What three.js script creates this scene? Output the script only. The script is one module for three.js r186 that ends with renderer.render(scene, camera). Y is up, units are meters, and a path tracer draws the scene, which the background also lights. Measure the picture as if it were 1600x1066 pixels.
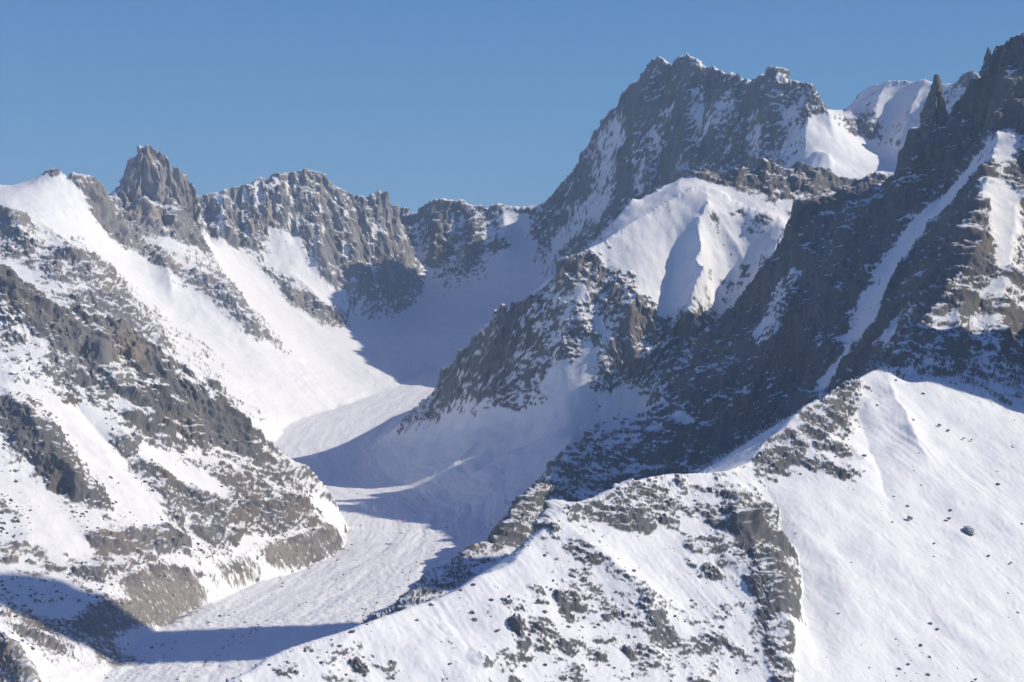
import * as THREE from 'three';

// ---- camera, sky, sun, exposure, haze (metres; the camera looks along -z, a little upwards) --------------------------
const scene = new THREE.Scene();
const EYE = new THREE.Vector3(0, 1200, 0);
const camera = new THREE.PerspectiveCamera(22.0, 1024 / 682, 5, 90000);
camera.position.copy(EYE);
camera.rotation.x = Math.atan(27 / 2742);
const renderer = new THREE.WebGLRenderer({ antialias: true });
renderer.toneMapping = THREE.LinearToneMapping;
renderer.toneMappingExposure = 1.12;
renderer.shadowMap.enabled = true;

const SUN_AZ = 87 * Math.PI / 180, SUN_EL = 34.5 * Math.PI / 180;       // to the right of the view, a touch in front
const sunDir = new THREE.Vector3(Math.sin(SUN_AZ) * Math.cos(SUN_EL), Math.sin(SUN_EL), -Math.cos(SUN_AZ) * Math.cos(SUN_EL));
const sun = new THREE.DirectionalLight(new THREE.Color(1.0, 0.905, 0.765), 4.15);
sun.position.copy(sunDir).multiplyScalar(20000).add(new THREE.Vector3(0, 1000, -6000));
sun.target.position.set(0, 1000, -6000);
sun.castShadow = true;
sun.shadow.mapSize.set(4096, 4096);
Object.assign(sun.shadow.camera, { left: -9000, right: 9000, top: 9000, bottom: -9000, near: 100, far: 45000 });
scene.add(sun, sun.target);

{ // clear winter sky: deep blue overhead, paler towards the horizon, a soft brightening round the sun
  const W = 512, H = 256, data = new Float32Array(W * H * 4);
  for (let j = 0; j < H; j++) {
    const el = ((j + 0.5) / H - 0.5) * Math.PI, s = Math.sin(el);
    for (let i = 0; i < W; i++) {
      const az = ((i + 0.5) / W) * 2 * Math.PI - Math.PI;               // direction (cos az, ., sin az)
      const c = Math.cos(el) * (Math.cos(az) * sunDir.x + Math.sin(az) * sunDir.z) + s * sunDir.y;
      const up = Math.max(0, s);
      let r = 0.0155 + 0.330 * Math.exp(-7.6 * up), g = 0.033 + 0.500 * Math.exp(-4.6 * up), b = 0.100 + 0.585 * Math.exp(-2.15 * up);
      const halo = 0.10 * Math.pow(Math.max(0, c), 20) + 0.10 * Math.pow(Math.max(0, c), 3);
      r += halo; g += halo; b += halo;
      if (el < 0) { r = 0.43; g = 0.48; b = 0.54;   // the snowy country below
 }
      const k = (j * W + i) * 4;
      data[k] = r; data[k + 1] = g; data[k + 2] = b; data[k + 3] = 1;
    }
  }
  const sky = new THREE.DataTexture(data, W, H, THREE.RGBAFormat, THREE.FloatType);
  sky.mapping = THREE.EquirectangularReflectionMapping;
  sky.magFilter = THREE.LinearFilter; sky.minFilter = THREE.LinearFilter; sky.needsUpdate = true;
  scene.background = sky; scene.environment = sky;
}
scene.fog = new THREE.FogExp2(new THREE.Color().setRGB(0.47, 0.69, 1.0), 3.1e-5);

// ---- seeded noise -------------------------------------------------------------------------------
function makeRandom(seed) { let s = seed >>> 0; return () => { s = (s + 0x6D2B79F5) | 0; let t = Math.imul(s ^ (s >>> 15), 1 | s); t = (t + Math.imul(t ^ (t >>> 7), 61 | t)) ^ t; return ((t ^ (t >>> 14)) >>> 0) / 4294967296; }; }
const perm = new Uint8Array(512), gx = new Float64Array(256), gy = new Float64Array(256), gz = new Float64Array(256);
{
  const rnd = makeRandom(4711), p = [...Array(256).keys()];
  for (let i = 255; i > 0; i--) { const j = Math.floor(rnd() * (i + 1)); [p[i], p[j]] = [p[j], p[i]]; }
  for (let i = 0; i < 512; i++) perm[i] = p[i & 255];
  for (let i = 0; i < 256; i++) { const u = rnd() * 2 - 1, a = rnd() * 6.283185, s = Math.sqrt(1 - u * u); gx[i] = s * Math.cos(a); gy[i] = s * Math.sin(a); gz[i] = u; }
}
function noise(x, y, z) {                                  // gradient noise, about -1 .. 1
  const xf = Math.floor(x), yf = Math.floor(y), zf = Math.floor(z), X = xf & 255, Y = yf & 255, Z = zf & 255;
  x -= xf; y -= yf; z -= zf;
  const u = x * x * x * (x * (x * 6 - 15) + 10), v = y * y * y * (y * (y * 6 - 15) + 10), w = z * z * z * (z * (z * 6 - 15) + 10);
  const A = perm[X] + Y, B = perm[X + 1] + Y, AA = perm[A] + Z, AB = perm[A + 1] + Z, BA = perm[B] + Z, BB = perm[B + 1] + Z;
  const g = (h, a, b, c) => gx[h] * a + gy[h] * b + gz[h] * c;
  const a0 = g(perm[AA], x, y, z), b0 = g(perm[BA], x - 1, y, z), c0 = g(perm[AB], x, y - 1, z), d0 = g(perm[BB], x - 1, y - 1, z);
  const a1 = g(perm[AA + 1], x, y, z - 1), b1 = g(perm[BA + 1], x - 1, y, z - 1), c1 = g(perm[AB + 1], x, y - 1, z - 1), d1 = g(perm[BB + 1], x - 1, y - 1, z - 1);
  const p0 = a0 + u * (b0 - a0), q0 = c0 + u * (d0 - c0), p1 = a1 + u * (b1 - a1), q1 = c1 + u * (d1 - c1);
  const e0 = p0 + v * (q0 - p0), e1 = p1 + v * (q1 - p1);
  return (e0 + w * (e1 - e0)) * 1.5;
}
// broken rock: every cell of a jittered lattice is a tilted facet with its own offset
function facets(x, y, z) {
  const X = Math.floor(x), Y = Math.floor(y), Z = Math.floor(z);
  let best = 9, h = 0, bx = 0, by = 0, bz = 0;
  for (let k = Z - 1; k <= Z + 1; k++) for (let j = Y - 1; j <= Y + 1; j++) for (let i = X - 1; i <= X + 1; i++) {
    const q = perm[perm[perm[i & 255] + (j & 255)] + (k & 255)], dx = x - i - 0.5 - 0.48 * gx[q], dy = y - j - 0.5 - 0.48 * gy[q], dz = z - k - 0.5 - 0.48 * gz[q], d = dx * dx + dy * dy + dz * dz;
    if (d < best) { best = d; h = q; bx = dx; by = dy; bz = dz; }
  }
  const e = perm[h + 101];
  return 0.5 * gx[e] + 0.75 * (gx[perm[e]] * bx + gy[perm[e]] * by + gz[perm[e]] * bz);
}
const clamp = (x, a, b) => (x < a ? a : x > b ? b : x);
const smooth = (a, b, x) => { const t = clamp((x - a) / (b - a), 0, 1); return t * t * (3 - 2 * t); };

// ---- the relief: heights are known along crests, gullies, feet of walls and glacier banks, and the ground between them is stretched like a membrane --------------
const T0 = -0.47, T1 = 0.74, DT = 0.0012, NT = Math.round((T1 - T0) / DT) + 1;          // bearing from the viewpoint
const R0 = Math.log(1450), R1 = Math.log(17200), DR = 0.0017, NR = Math.round((R1 - R0) / DR) + 1;   // log of the distance: cells are square and grow with it
function solveRelief(lines, owners) {
  const n = NT * NR, h = new Float32Array(n), fixed = new Uint8Array(n), owner = new Uint8Array(n);
  const hits = new Map();
  const soft = new Uint8Array(n);
  for (const { own, pts, soft: gentle, jag } of lines) {
    const id = owners.indexOf(own) + 1;
    for (let k = 0; k + 5 < pts.length; k += 3) {
      const [x0, y0, z0, x1, y1, z1] = pts.slice(k, k + 6), r = Math.hypot(x0, z0);
      const steps = Math.max(1, Math.ceil(Math.hypot(x1 - x0, z1 - z0) / (r * DT * 0.4)));
      for (let s = 0; s <= steps; s++) {
        const t = s / steps, x = x0 + (x1 - x0) * t, z = z0 + (z1 - z0) * t, notch = jag ? jag * (0.9 * noise(x / 47 + 3, y0 / 900, z / 47) + 0.7 * noise(x / 19, 7, z / 19)) : 0, y = y0 + (y1 - y0) * t + notch;
        const i = Math.round((Math.atan2(x, -z) - T0) / DT), j = Math.round((Math.log(Math.hypot(x, z)) - R0) / DR);
        if (i < 0 || j < 0 || i >= NT || j >= NR) continue;
        const c = j * NT + i;
        if (!fixed[c] || y > h[c]) h[c] = y;
        fixed[c] = 1; soft[c] = gentle ? 1 : 0; if (id) owner[c] = id;
      }
    }
  }
  // pyramid
  const levels = [{ w: NT, hgt: NR, h, fixed }];
  while (levels.length < 7) {
    const a = levels[levels.length - 1], w = (a.w + 1) >> 1, g = (a.hgt + 1) >> 1;
    const H = new Float32Array(w * g), C = new Float32Array(w * g), Fx = new Uint8Array(w * g);
    for (let j = 0; j < a.hgt; j++) for (let i = 0; i < a.w; i++) if (a.fixed[j * a.w + i]) { const c = (j >> 1) * w + (i >> 1); H[c] += a.h[j * a.w + i]; C[c]++; }
    for (let c = 0; c < w * g; c++) if (C[c]) { H[c] /= C[c]; Fx[c] = 1; }
    levels.push({ w, hgt: g, h: H, fixed: Fx });
  }
  for (let l = levels.length - 1; l >= 0; l--) {
    const { w, hgt, h, fixed } = levels[l], up = levels[l + 1];
    for (let j = 0; j < hgt; j++) for (let i = 0; i < w; i++) if (!fixed[j * w + i]) h[j * w + i] = up ? up.h[Math.min(up.hgt - 1, j >> 1) * up.w + Math.min(up.w - 1, i >> 1)] : 900;
    const rounds = l > 3 ? 400 : l > 1 ? 160 : l === 1 ? 90 : 60, om = l > 2 ? 1.9 : 1.82;
    for (let q = 0; q < rounds; q++) for (let par = 0; par < 2; par++) for (let j = 0; j < hgt; j++) {
      const jm = (j > 0 ? j - 1 : j + 1) * w, jp = (j < hgt - 1 ? j + 1 : j - 1) * w, jj = j * w;
      for (let i = (j + par) & 1; i < w; i += 2) {
        const c = jj + i; if (fixed[c]) continue;
        const m = (h[jj + (i > 0 ? i - 1 : i + 1)] + h[jj + (i < w - 1 ? i + 1 : i - 1)] + h[jm + i] + h[jp + i]) * 0.25;
        h[c] += om * (m - h[c]);
      }
    }
  }
  // feet of slopes and furrows are rounded, crests stay sharp
  for (let q = 0; q < 70; q++) for (let par = 0; par < 2; par++) for (let j = 1; j < NR - 1; j++) for (let i = 1 + ((j + par) & 1); i < NT - 1; i += 2) {
    const c = j * NT + i;
    if (!fixed[c] || soft[c]) h[c] += 0.9 * ((h[c - 1] + h[c + 1] + h[c - NT] + h[c + NT]) * 0.25 - h[c]);
  }
  // which mountain a cell belongs to: the one whose lines are nearest
  const queue = new Int32Array(n); let head = 0, tail = 0;
  for (let c = 0; c < n; c++) if (owner[c]) queue[tail++] = c;
  while (head < tail) {
    const c = queue[head++], i = c % NT, o = owner[c];
    if (i > 0 && !owner[c - 1]) { owner[c - 1] = o; queue[tail++] = c - 1; }
    if (i < NT - 1 && !owner[c + 1]) { owner[c + 1] = o; queue[tail++] = c + 1; }
    if (c >= NT && !owner[c - NT]) { owner[c - NT] = o; queue[tail++] = c - NT; }
    if (c + NT < n && !owner[c + NT]) { owner[c + NT] = o; queue[tail++] = c + NT; }
  }
  return { h, owner };
}
function sample(a, th, lr) {
  const u = clamp((th - T0) / DT, 0, NT - 1.001), v = clamp((lr - R0) / DR, 0, NR - 1.001), i = Math.floor(u), j = Math.floor(v), fu = u - i, fv = v - j, c = j * NT + i;
  return (a[c] * (1 - fu) + a[c + 1] * fu) * (1 - fv) + (a[c + NT] * (1 - fu) + a[c + NT + 1] * fu) * fv;
}
// ribs and furrows: tent-shaped swellings along a line
function addRibs(h, ribs) {
  for (const { radius, height, pts } of ribs) {
    let lo = 1e9, hi = -1e9, a = 9, b = -9;
    for (let k = 0; k < pts.length; k += 3) { const r = Math.hypot(pts[k], pts[k + 2]), t = Math.atan2(pts[k], -pts[k + 2]); lo = Math.min(lo, r); hi = Math.max(hi, r); a = Math.min(a, t - radius / r); b = Math.max(b, t + radius / r); }
    const j0 = Math.max(0, Math.floor((Math.log(lo - radius) - R0) / DR)), j1 = Math.min(NR - 1, Math.ceil((Math.log(hi + radius) - R0) / DR));
    const i0 = Math.max(0, Math.floor((a - T0) / DT)), i1 = Math.min(NT - 1, Math.ceil((b - T0) / DT));
    for (let j = j0; j <= j1; j++) {
      const r = Math.exp(R0 + j * DR);
      for (let i = i0; i <= i1; i++) {
        const th = T0 + i * DT, x = r * Math.sin(th), z = -r * Math.cos(th);
        let best = 1e9, along = 0;
        for (let k = 0; k + 5 < pts.length; k += 3) {
          const ax = pts[k], az = pts[k + 2], dx = pts[k + 3] - ax, dz = pts[k + 5] - az, t = clamp(((x - ax) * dx + (z - az) * dz) / (dx * dx + dz * dz + 1e-9), 0, 1);
          const d = Math.hypot(x - ax - dx * t, z - az - dz * t);
          if (d < best) { best = d; along = (k / 3 + t) / (pts.length / 3 - 1); }
        }
        if (best < radius) { const t = 1 - best / radius; h[j * NT + i] += height * t * (0.35 + 0.65 * t) * (0.12 + 0.88 * smooth(0, 0.35, along)) * (1 - 0.8 * smooth(0.75, 1, along)); }
      }
    }
  }
}


// ---- the lines that carry the relief: [x, y, z, x, y, z, ...] in metres -----------------------------------------------
const LINES = [
  { name: 'left_bank', own: 'G', soft: false, jag: 0, pts: [-757, 601, -3250, -758, 623, -3560, -737, 632, -3760, -701, 642, -3930, -619, 655, -4250, -531, 664, -4420, -464, 681, -4630, -460, 709, -4950, -580, 757, -5400, -731, 802, -5900, -935, 856, -6750, -932, 876, -6950, -932, 911, -7200, -902, 940, -7500, -806, 970, -7900, -623, 1038, -8550, -490, 1096, -8950, -371, 1149, -9250] },
  { name: 'left_bank_low', own: 'G', soft: false, jag: 0, pts: [-757, 601, -3250, -781, 577, -2900, -864, 527, -2500, -945, 473, -2000] },
  { name: 'right_bank_low', own: 'G', soft: true, jag: 0, pts: [-396, 618, -3400, -473, 601, -3250, -546, 589, -3000, -662, 547, -2600, -708, 500, -2050] },
  { name: 'right_bank', own: 'G', soft: true, jag: 0, pts: [-396, 618, -3400, -311, 623, -3560, -227, 639, -3900, -133, 660, -4300, -59, 688, -4650, -9, 706, -4930, -37, 728, -5080, -196, 753, -5380, -369, 774, -5620, -492, 806, -6080, -509, 870, -6850, -410, 940, -7500, -303, 1012, -8300, -164, 1075, -9000, -35, 1148, -9500] },
  { name: 'front_crest', own: 'J', soft: false, jag: 0, pts: [-508, 727, -1886, -428, 779, -2030, -381, 797, -2091, -342, 810, -2137, -319, 818, -2166, -303, 825, -2190, -275, 832, -2218, -245, 836, -2244, -211, 844, -2276, -177, 854, -2316, -137, 863, -2355, -96, 871, -2393, -53, 887, -2448, 0, 903, -2509, 28, 932, -2580, 53, 958, -2643, 78, 970, -2681, 129, 981, -2730, 178, 999, -2790, 227, 1009, -2837, 261, 1011, -2861, 294, 1014, -2885, 351, 1014, -2917, 394, 1025, -2963, 421, 1038, -3003, 445, 1058, -3053, 488, 1077, -3115, 520, 1098, -3172, 560, 1120, -3236, 601, 1140, -3297, 665, 1163, -3376, 731, 1185, -3455] },
  { name: 'front_top', own: 'J', soft: false, jag: 0, pts: [730, 1182, -3450, 755, 1146, -3394, 817, 1155, -3447, 853, 1140, -3439, 931, 1122, -3450, 952, 1097, -3414, 1000, 1090, -3428, 1140, 1073, -3476] },
  { name: 'front_face', own: 'J', soft: true, jag: 0, pts: [-298, 804, -2152, -161, 793, -2209, 42, 777, -2295, 261, 760, -2387, 372, 752, -2433, 498, 742, -2486, 756, 722, -2595, 979, 705, -2689, 1477, 666, -2898] },
  { name: 'front_toe', own: 'J', soft: true, jag: 0, pts: [-390, 641, -1789, -137, 612, -1880, 143, 577, -1971, 623, 523, -2141, 1193, 459, -2344] },
  { name: 'valley_floor', own: 'J', soft: false, jag: 0, pts: [-741, 435, -1700, -120, 427, -1650, 353, 441, -1620, 926, 498, -1500] },
  { name: 'shade_spur', own: 'I', soft: false, jag: 8, pts: [-198, 733, -3240, -176, 741, -3450, -133, 761, -3650, -97, 771, -3800, -51, 780, -4000, -8, 791, -4200, 10, 815, -4400, 50, 845, -4600, 105, 876, -4800, 185, 932, -5080, 279, 992, -5280, 364, 1031, -5400, 410, 1022, -5480] },
  { name: 'gully_behind', own: '', soft: true, jag: 0, pts: [-280, 714, -2750, -166, 738, -2850, -44, 768, -3000, 69, 757, -3800, 143, 756, -4350, 241, 787, -4720, 357, 811, -4900, 544, 833, -4980, 729, 918, -5000, 866, 1032, -4850, 864, 1118, -4350, 755, 1158, -3620] },
  { name: 'dark_crest', own: 'I', soft: false, jag: 28, pts: [410, 1022, -5480, 442, 1059, -5507, 474, 1139, -5535, 496, 1198, -5553, 520, 1226, -5573, 531, 1202, -5580, 560, 1218, -5582, 632, 1300, -5588, 673, 1322, -5592, 735, 1384, -5597, 797, 1466, -5602, 849, 1527, -5606, 880, 1568, -5608, 911, 1630, -5611, 924, 1671, -5612, 942, 1694, -5613, 953, 1690, -5614, 961, 1641, -5615, 986, 1671, -5617, 1026, 1705, -5620, 1065, 1737, -5612, 1115, 1711, -5603, 1154, 1725, -5596, 1183, 1741, -5590, 1219, 1769, -5583, 1246, 1770, -5578, 1244, 1801, -5578, 1264, 1855, -5575, 1274, 1902, -5573, 1301, 1932, -5568, 1321, 1935, -5564, 1332, 1935, -5562, 1340, 1935, -5560, 1349, 1934, -5554, 1361, 1933, -5546, 1368, 1933, -5542, 1378, 1932, -5535, 1396, 2001, -5523, 1413, 2025, -5512, 1444, 2062, -5491, 1465, 2084, -5478, 1480, 2119, -5467, 1487, 2158, -5463, 1512, 2163, -5446, 1532, 2172, -5432, 1553, 2178, -5417, 1578, 2182, -5400, 1655, 2225, -5394, 1771, 2184, -5386, 1886, 2281, -5377, 2058, 2376, -5364, 2249, 2471, -5350, 2437, 2292, -5336, 2904, 2091, -5300] },
  { name: 'dark_spur', own: 'I', soft: false, jag: 20, pts: [1553, 2124, -5380, 1474, 1945, -5230, 1352, 1751, -4950, 1231, 1588, -4620, 1098, 1420, -4300, 956, 1288, -4000, 794, 1196, -3600] },
  { name: 'dark_couloir', own: 'I', soft: false, jag: 0, pts: [1502, 2057, -5395, 1443, 1834, -5340, 1238, 1629, -5220, 1106, 1463, -5140, 997, 1311, -5060, 901, 1155, -4940, 824, 1059, -4830] },
  { name: 'dark_side', own: 'I', soft: false, jag: 0, pts: [1502, 1665, -4900, 1382, 1381, -4500, 1246, 1200, -4020, 1122, 1102, -3580] },
  { name: 'tower_face', own: 'C', soft: false, jag: 0, pts: [-2010, 1962, -9000, -1968, 1998, -9030, -1899, 2019, -9050, -1827, 2014, -9070, -1760, 1990, -9100, -1703, 1951, -9150, -1669, 1907, -9220] },
  { name: 'dark_foot', own: 'I', soft: false, jag: 0, pts: [740, 1184, -3475, 774, 1149, -3470, 804, 1162, -3490, 868, 1148, -3500, 944, 1132, -3500, 971, 1104, -3480, 1012, 1098, -3470, 1132, 1087, -3450] },
  { name: 'behind_dark', own: '', soft: true, jag: 0, pts: [147, 758, -5060, 277, 795, -5420, 432, 902, -5640, 735, 1147, -5760, 1062, 1370, -5820, 1520, 1504, -5950, 2189, 1594, -6000, 3065, 1594, -6000] },
  { name: 'off_peak', own: 'I', soft: false, jag: 0, pts: [1750, 2678, -3540, 1843, 2764, -3620, 1938, 2826, -3700, 2204, 2963, -3760, 2493, 3028, -3780] },
  { name: 'off_col', own: 'I', soft: true, jag: 0, pts: [1442, 1503, -3950, 1898, 1580, -4000, 2514, 1658, -4050] },
  { name: 'off_peak_foot', own: 'I', soft: true, jag: 0, pts: [1229, 1137, -3440, 1384, 1112, -3450, 1577, 1099, -3460, 1892, 1099, -3460, 2397, 1099, -3460] },
  { name: 'mid_crest', own: 'H', soft: false, jag: 14, pts: [297, 1598, -6020, 356, 1667, -6090, 416, 1751, -6160, 453, 1761, -6202, 503, 1801, -6258, 540, 1816, -6300, 605, 1835, -6370, 663, 1863, -6370, 679, 1888, -6370, 698, 1898, -6370, 726, 1884, -6370, 749, 1870, -6370, 767, 1818, -6370, 795, 1851, -6370, 826, 1874, -6370, 884, 1893, -6370, 916, 1916, -6370, 942, 1930, -6370, 963, 1905, -6370, 1000, 1893, -6370, 1047, 1916, -6370, 1128, 1891, -6370, 1163, 1888, -6370, 1232, 1858, -6370, 1279, 1844, -6370, 1302, 1870, -6370, 1360, 1879, -6370, 1395, 1874, -6370, 1511, 1839, -6370, 1860, 1898, -6370, 2558, 1805, -6370] },
  { name: 'mid_dome', own: 'H', soft: false, jag: 0, pts: [752, 1766, -6150, 720, 1787, -6161, 676, 1800, -6175, 629, 1784, -6152, 582, 1755, -6130, 511, 1722, -6090, 442, 1686, -6050, 349, 1625, -5976, 292, 1583, -5930, 215, 1545, -5879, 171, 1531, -5850, 139, 1478, -5853, 75, 1409, -5860, 0, 1372, -5904, -65, 1319, -5942, -131, 1265, -5980, -190, 1200, -6136, -240, 1136, -6260, -279, 1079, -6372, -347, 1018, -6560, -416, 955, -6720, -499, 876, -6840] },
  { name: 'mid_spur', own: 'H', soft: false, jag: 8, pts: [676, 1800, -6175, 683, 1728, -6078, 646, 1661, -6019, 630, 1580, -5954, 638, 1523, -5908, 611, 1489, -5876, 639, 1451, -5837, 604, 1401, -5792, 581, 1325, -5733, 555, 1242, -5744, 456, 1159, -5680, 352, 1113, -5680, 287, 1036, -5615, 223, 982, -5550, 157, 921, -5395, 97, 849, -5298, 61, 783, -5200] },
  { name: 'mid_right', own: 'H', soft: false, jag: 0, pts: [754, 1768, -6170, 817, 1726, -6130, 889, 1705, -6090, 922, 1680, -6060, 932, 1639, -6010, 862, 1519, -5830, 798, 1428, -5680] },
  { name: 'mid_bowl', own: 'H', soft: true, jag: 0, pts: [457, 1581, -5970, 492, 1499, -5860, 453, 1390, -5780, 330, 1283, -5660] },
  { name: 'mid_low', own: 'H', soft: true, jag: 0, pts: [906, 1560, -5980, 838, 1481, -5920, 720, 1333, -5890, 601, 1217, -5840] },
  { name: 'mid_rock_foot', own: 'H', soft: true, jag: 0, pts: [-385, 940, -6600, -224, 1009, -6150, -164, 1008, -6000, -75, 1054, -5900, 21, 1027, -5800, 66, 957, -5650, 127, 980, -5600, 214, 1033, -5600, 308, 1118, -5640] },
  { name: 'mid_back', own: '', soft: true, jag: 0, pts: [0, 1305, -7200, 277, 1505, -7600, 569, 1655, -7800, 1009, 1748, -7900, 1586, 1805, -7900, 2595, 1805, -7900] },
  { name: 'high_crest', own: 'F', soft: false, jag: 18, pts: [168, 2147, -10950, 207, 2171, -10904, 257, 2229, -10844, 315, 2282, -10775, 409, 2360, -10660, 457, 2446, -10600, 501, 2532, -10545, 544, 2606, -10490, 590, 2655, -10430, 650, 2720, -10352, 695, 2779, -10292, 747, 2817, -10223, 767, 2853, -10196, 794, 2907, -10159, 814, 2932, -10131, 841, 2933, -10094, 880, 2894, -10039, 919, 2867, -9984, 945, 2886, -9947, 992, 2903, -9878, 1024, 2870, -9832, 1070, 2823, -9763, 1115, 2815, -9694, 1130, 2790, -9671, 1154, 2773, -9634, 1190, 2750, -9579, 1262, 2714, -9464, 1304, 2689, -9395, 1346, 2706, -9326, 1392, 2723, -9248, 1418, 2679, -9202, 1452, 2619, -9142, 1476, 2629, -9101, 1496, 2623, -9064, 1529, 2604, -9004, 1554, 2541, -8958, 1574, 2493, -8921, 1591, 2459, -8889, 1610, 2428, -8852] },
  { name: 'high_foot', own: 'F', soft: true, jag: 0, pts: [151, 1836, -10900, 192, 1690, -10500, 301, 1764, -10300, 542, 1832, -9900, 853, 1899, -9350, 1137, 1947, -8900, 1334, 2007, -8500, 1425, 2156, -8450, 1499, 2296, -8700] },
  { name: 'snow_crest', own: 'S', soft: false, jag: 0, pts: [1624, 2439, -8930, 1787, 2522, -9500, 1916, 2624, -9900, 1952, 2666, -9842, 1971, 2705, -9811, 2011, 2723, -9744, 2045, 2718, -9687, 2076, 2727, -9633, 2126, 2716, -9544, 2176, 2689, -9457, 2208, 2697, -9400, 2236, 2668, -9348, 2272, 2654, -9283, 2318, 2644, -9196, 2347, 2655, -9139, 2367, 2689, -9100, 2389, 2685, -9057, 2416, 2640, -9000, 2497, 2678, -8995, 2947, 2739, -8965, 3901, 2630, -8900] },
  { name: 'snow_bowl', own: 'S', soft: true, jag: 0, pts: [1526, 2267, -8800, 1713, 2349, -9200, 1841, 2281, -9250, 1922, 2192, -9000, 1996, 2142, -8750, 2185, 2090, -8550, 2776, 2064, -8450] },
  { name: 'added_shading_spur', own: 'S', soft: false, jag: 0, pts: [2440, 2654, -9150, 2327, 2540, -8950, 2259, 2469, -8800, 2189, 2387, -8600, 2135, 2289, -8400] },  // added ridge, unseen behind the dark peak, placed to shade the snow bowl
  { name: 'snow_lip', own: 'S', soft: true, jag: 0, pts: [1434, 2119, -8450, 1561, 2130, -8550, 1695, 2095, -8600, 1851, 2033, -8450, 2409, 1983, -8250] },
  { name: 'shade_crest', own: 'E', soft: false, jag: 14, pts: [-756, 2147, -11380, -713, 2166, -11362, -679, 2186, -11348, -650, 2127, -11335, -611, 2125, -11319, -557, 2173, -11296, -494, 2204, -11269, -443, 2218, -11248, -410, 2209, -11234, -360, 2219, -11212, -319, 2213, -11194, -286, 2179, -11180, -224, 2169, -11153, -183, 2159, -11135, -142, 2129, -11118, -118, 2173, -11107, -61, 2167, -11082, 0, 2156, -11055, 60, 2150, -11028, 168, 2150, -10980] },
  { name: 'shade_foot', own: 'E', soft: true, jag: 0, pts: [-646, 1555, -10800, -619, 1659, -10950, -536, 1716, -10880, -392, 1729, -10750, -232, 1726, -10600, -38, 1757, -10450, 0, 1832, -10500, 58, 1931, -10650, 97, 1858, -10600] },
  { name: 'basin', own: 'U', soft: true, jag: 0, pts: [0, 1541, -10400, -219, 1419, -10000, -346, 1252, -9500, -480, 1200, -9400, -572, 1343, -9800, -678, 1217, -9300, -805, 1250, -9200] },
  { name: 'left_crest', own: 'D', soft: false, jag: 15, pts: [-1796, 2127, -10000, -1756, 2140, -10020, -1702, 2152, -10030, -1643, 2165, -10050, -1582, 2193, -10080, -1530, 2199, -10100, -1496, 2205, -10120, -1472, 2243, -10130, -1444, 2240, -10140, -1423, 2223, -10150, -1391, 2264, -10160, -1322, 2272, -10200, -1269, 2289, -10220, -1216, 2300, -10250, -1163, 2303, -10280, -1117, 2294, -10300, -1085, 2262, -10320, -1043, 2231, -10350, -985, 2196, -10380, -949, 2164, -10400, -920, 2158, -10420, -893, 2154, -10450, -864, 2125, -10470, -836, 2166, -10500, -806, 2183, -10520, -778, 2178, -10550, -740, 2125, -10560, -709, 2083, -10560, -721, 2104, -10860] },
  { name: 'left_foot', own: 'D', soft: true, jag: 0, pts: [-1664, 1809, -9700, -1578, 1775, -9720, -1469, 1695, -9700, -1330, 1608, -9720, -1162, 1464, -9650, -963, 1339, -9500, -964, 1448, -9720, -937, 1517, -9880, -856, 1520, -9980, -780, 1389, -9950, -711, 1347, -10050, -650, 1509, -10600] },
  { name: 'tower_crest', own: 'C', soft: false, jag: 9, pts: [-2075, 2039, -9050, -2044, 2066, -9060, -2002, 2128, -9080, -1984, 2142, -9090, -1983, 2203, -9100, -1968, 2237, -9105, -1942, 2244, -9110, -1927, 2255, -9115, -1925, 2292, -9120, -1899, 2303, -9125, -1867, 2297, -9130, -1845, 2278, -9140, -1830, 2268, -9145, -1811, 2262, -9150, -1789, 2230, -9160, -1759, 2192, -9180, -1733, 2174, -9200, -1710, 2142, -9220, -1693, 2111, -9240, -1683, 2069, -9260, -1677, 2020, -9280, -1670, 1976, -9320, -1671, 1919, -9380] },
  { name: 'tower_foot', own: 'C', soft: true, jag: 0, pts: [-2088, 1890, -8800, -1957, 1798, -8720, -1862, 1721, -8650, -1756, 1775, -8750, -1647, 1797, -8850, -1583, 1752, -9000] },
  { name: 'tower_buttress', own: 'C', soft: false, jag: 0, pts: [-1684, 1880, -8960, -1728, 1804, -8800, -1746, 1750, -8620, -1603, 1649, -8480, -1507, 1615, -8430, -1391, 1567, -8380, -1296, 1472, -8300, -1204, 1319, -8150, -1173, 1259, -8080] },
  { name: 'tower_basin', own: 'B', soft: true, jag: 0, pts: [-1985, 1743, -8500, -1843, 1663, -8350, -1739, 1557, -8150, -1566, 1374, -7950, -1346, 1257, -7850, -1179, 1116, -7700] },
  { name: 'peak_crest', own: 'B', soft: false, jag: 0, pts: [-2993, 1948, -8200, -2590, 1995, -8250, -2424, 2018, -8300, -2363, 2018, -8300, -2293, 2047, -8320, -2235, 2076, -8330, -2192, 2098, -8340, -2168, 2104, -8340, -2149, 2087, -8350, -2127, 2064, -8360, -2105, 2080, -8370, -2083, 2070, -8390, -2059, 2064, -8420, -2036, 2048, -8450, -2006, 2023, -8480, -1981, 2002, -8520, -1971, 1997, -8600] },
  { name: 'peak_lip', own: 'B', soft: true, jag: 0, pts: [-2611, 1882, -7950, -2336, 1936, -8000, -2254, 1938, -8020, -2172, 1916, -8040, -2103, 1912, -8060, -2064, 1878, -8080, -2034, 1821, -8100] },
  { name: 'peak_foot', own: 'B', soft: true, jag: 0, pts: [-2545, 1737, -7750, -2263, 1808, -7750, -2093, 1766, -7750, -2005, 1744, -7850, -1956, 1725, -8000] },
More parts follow.
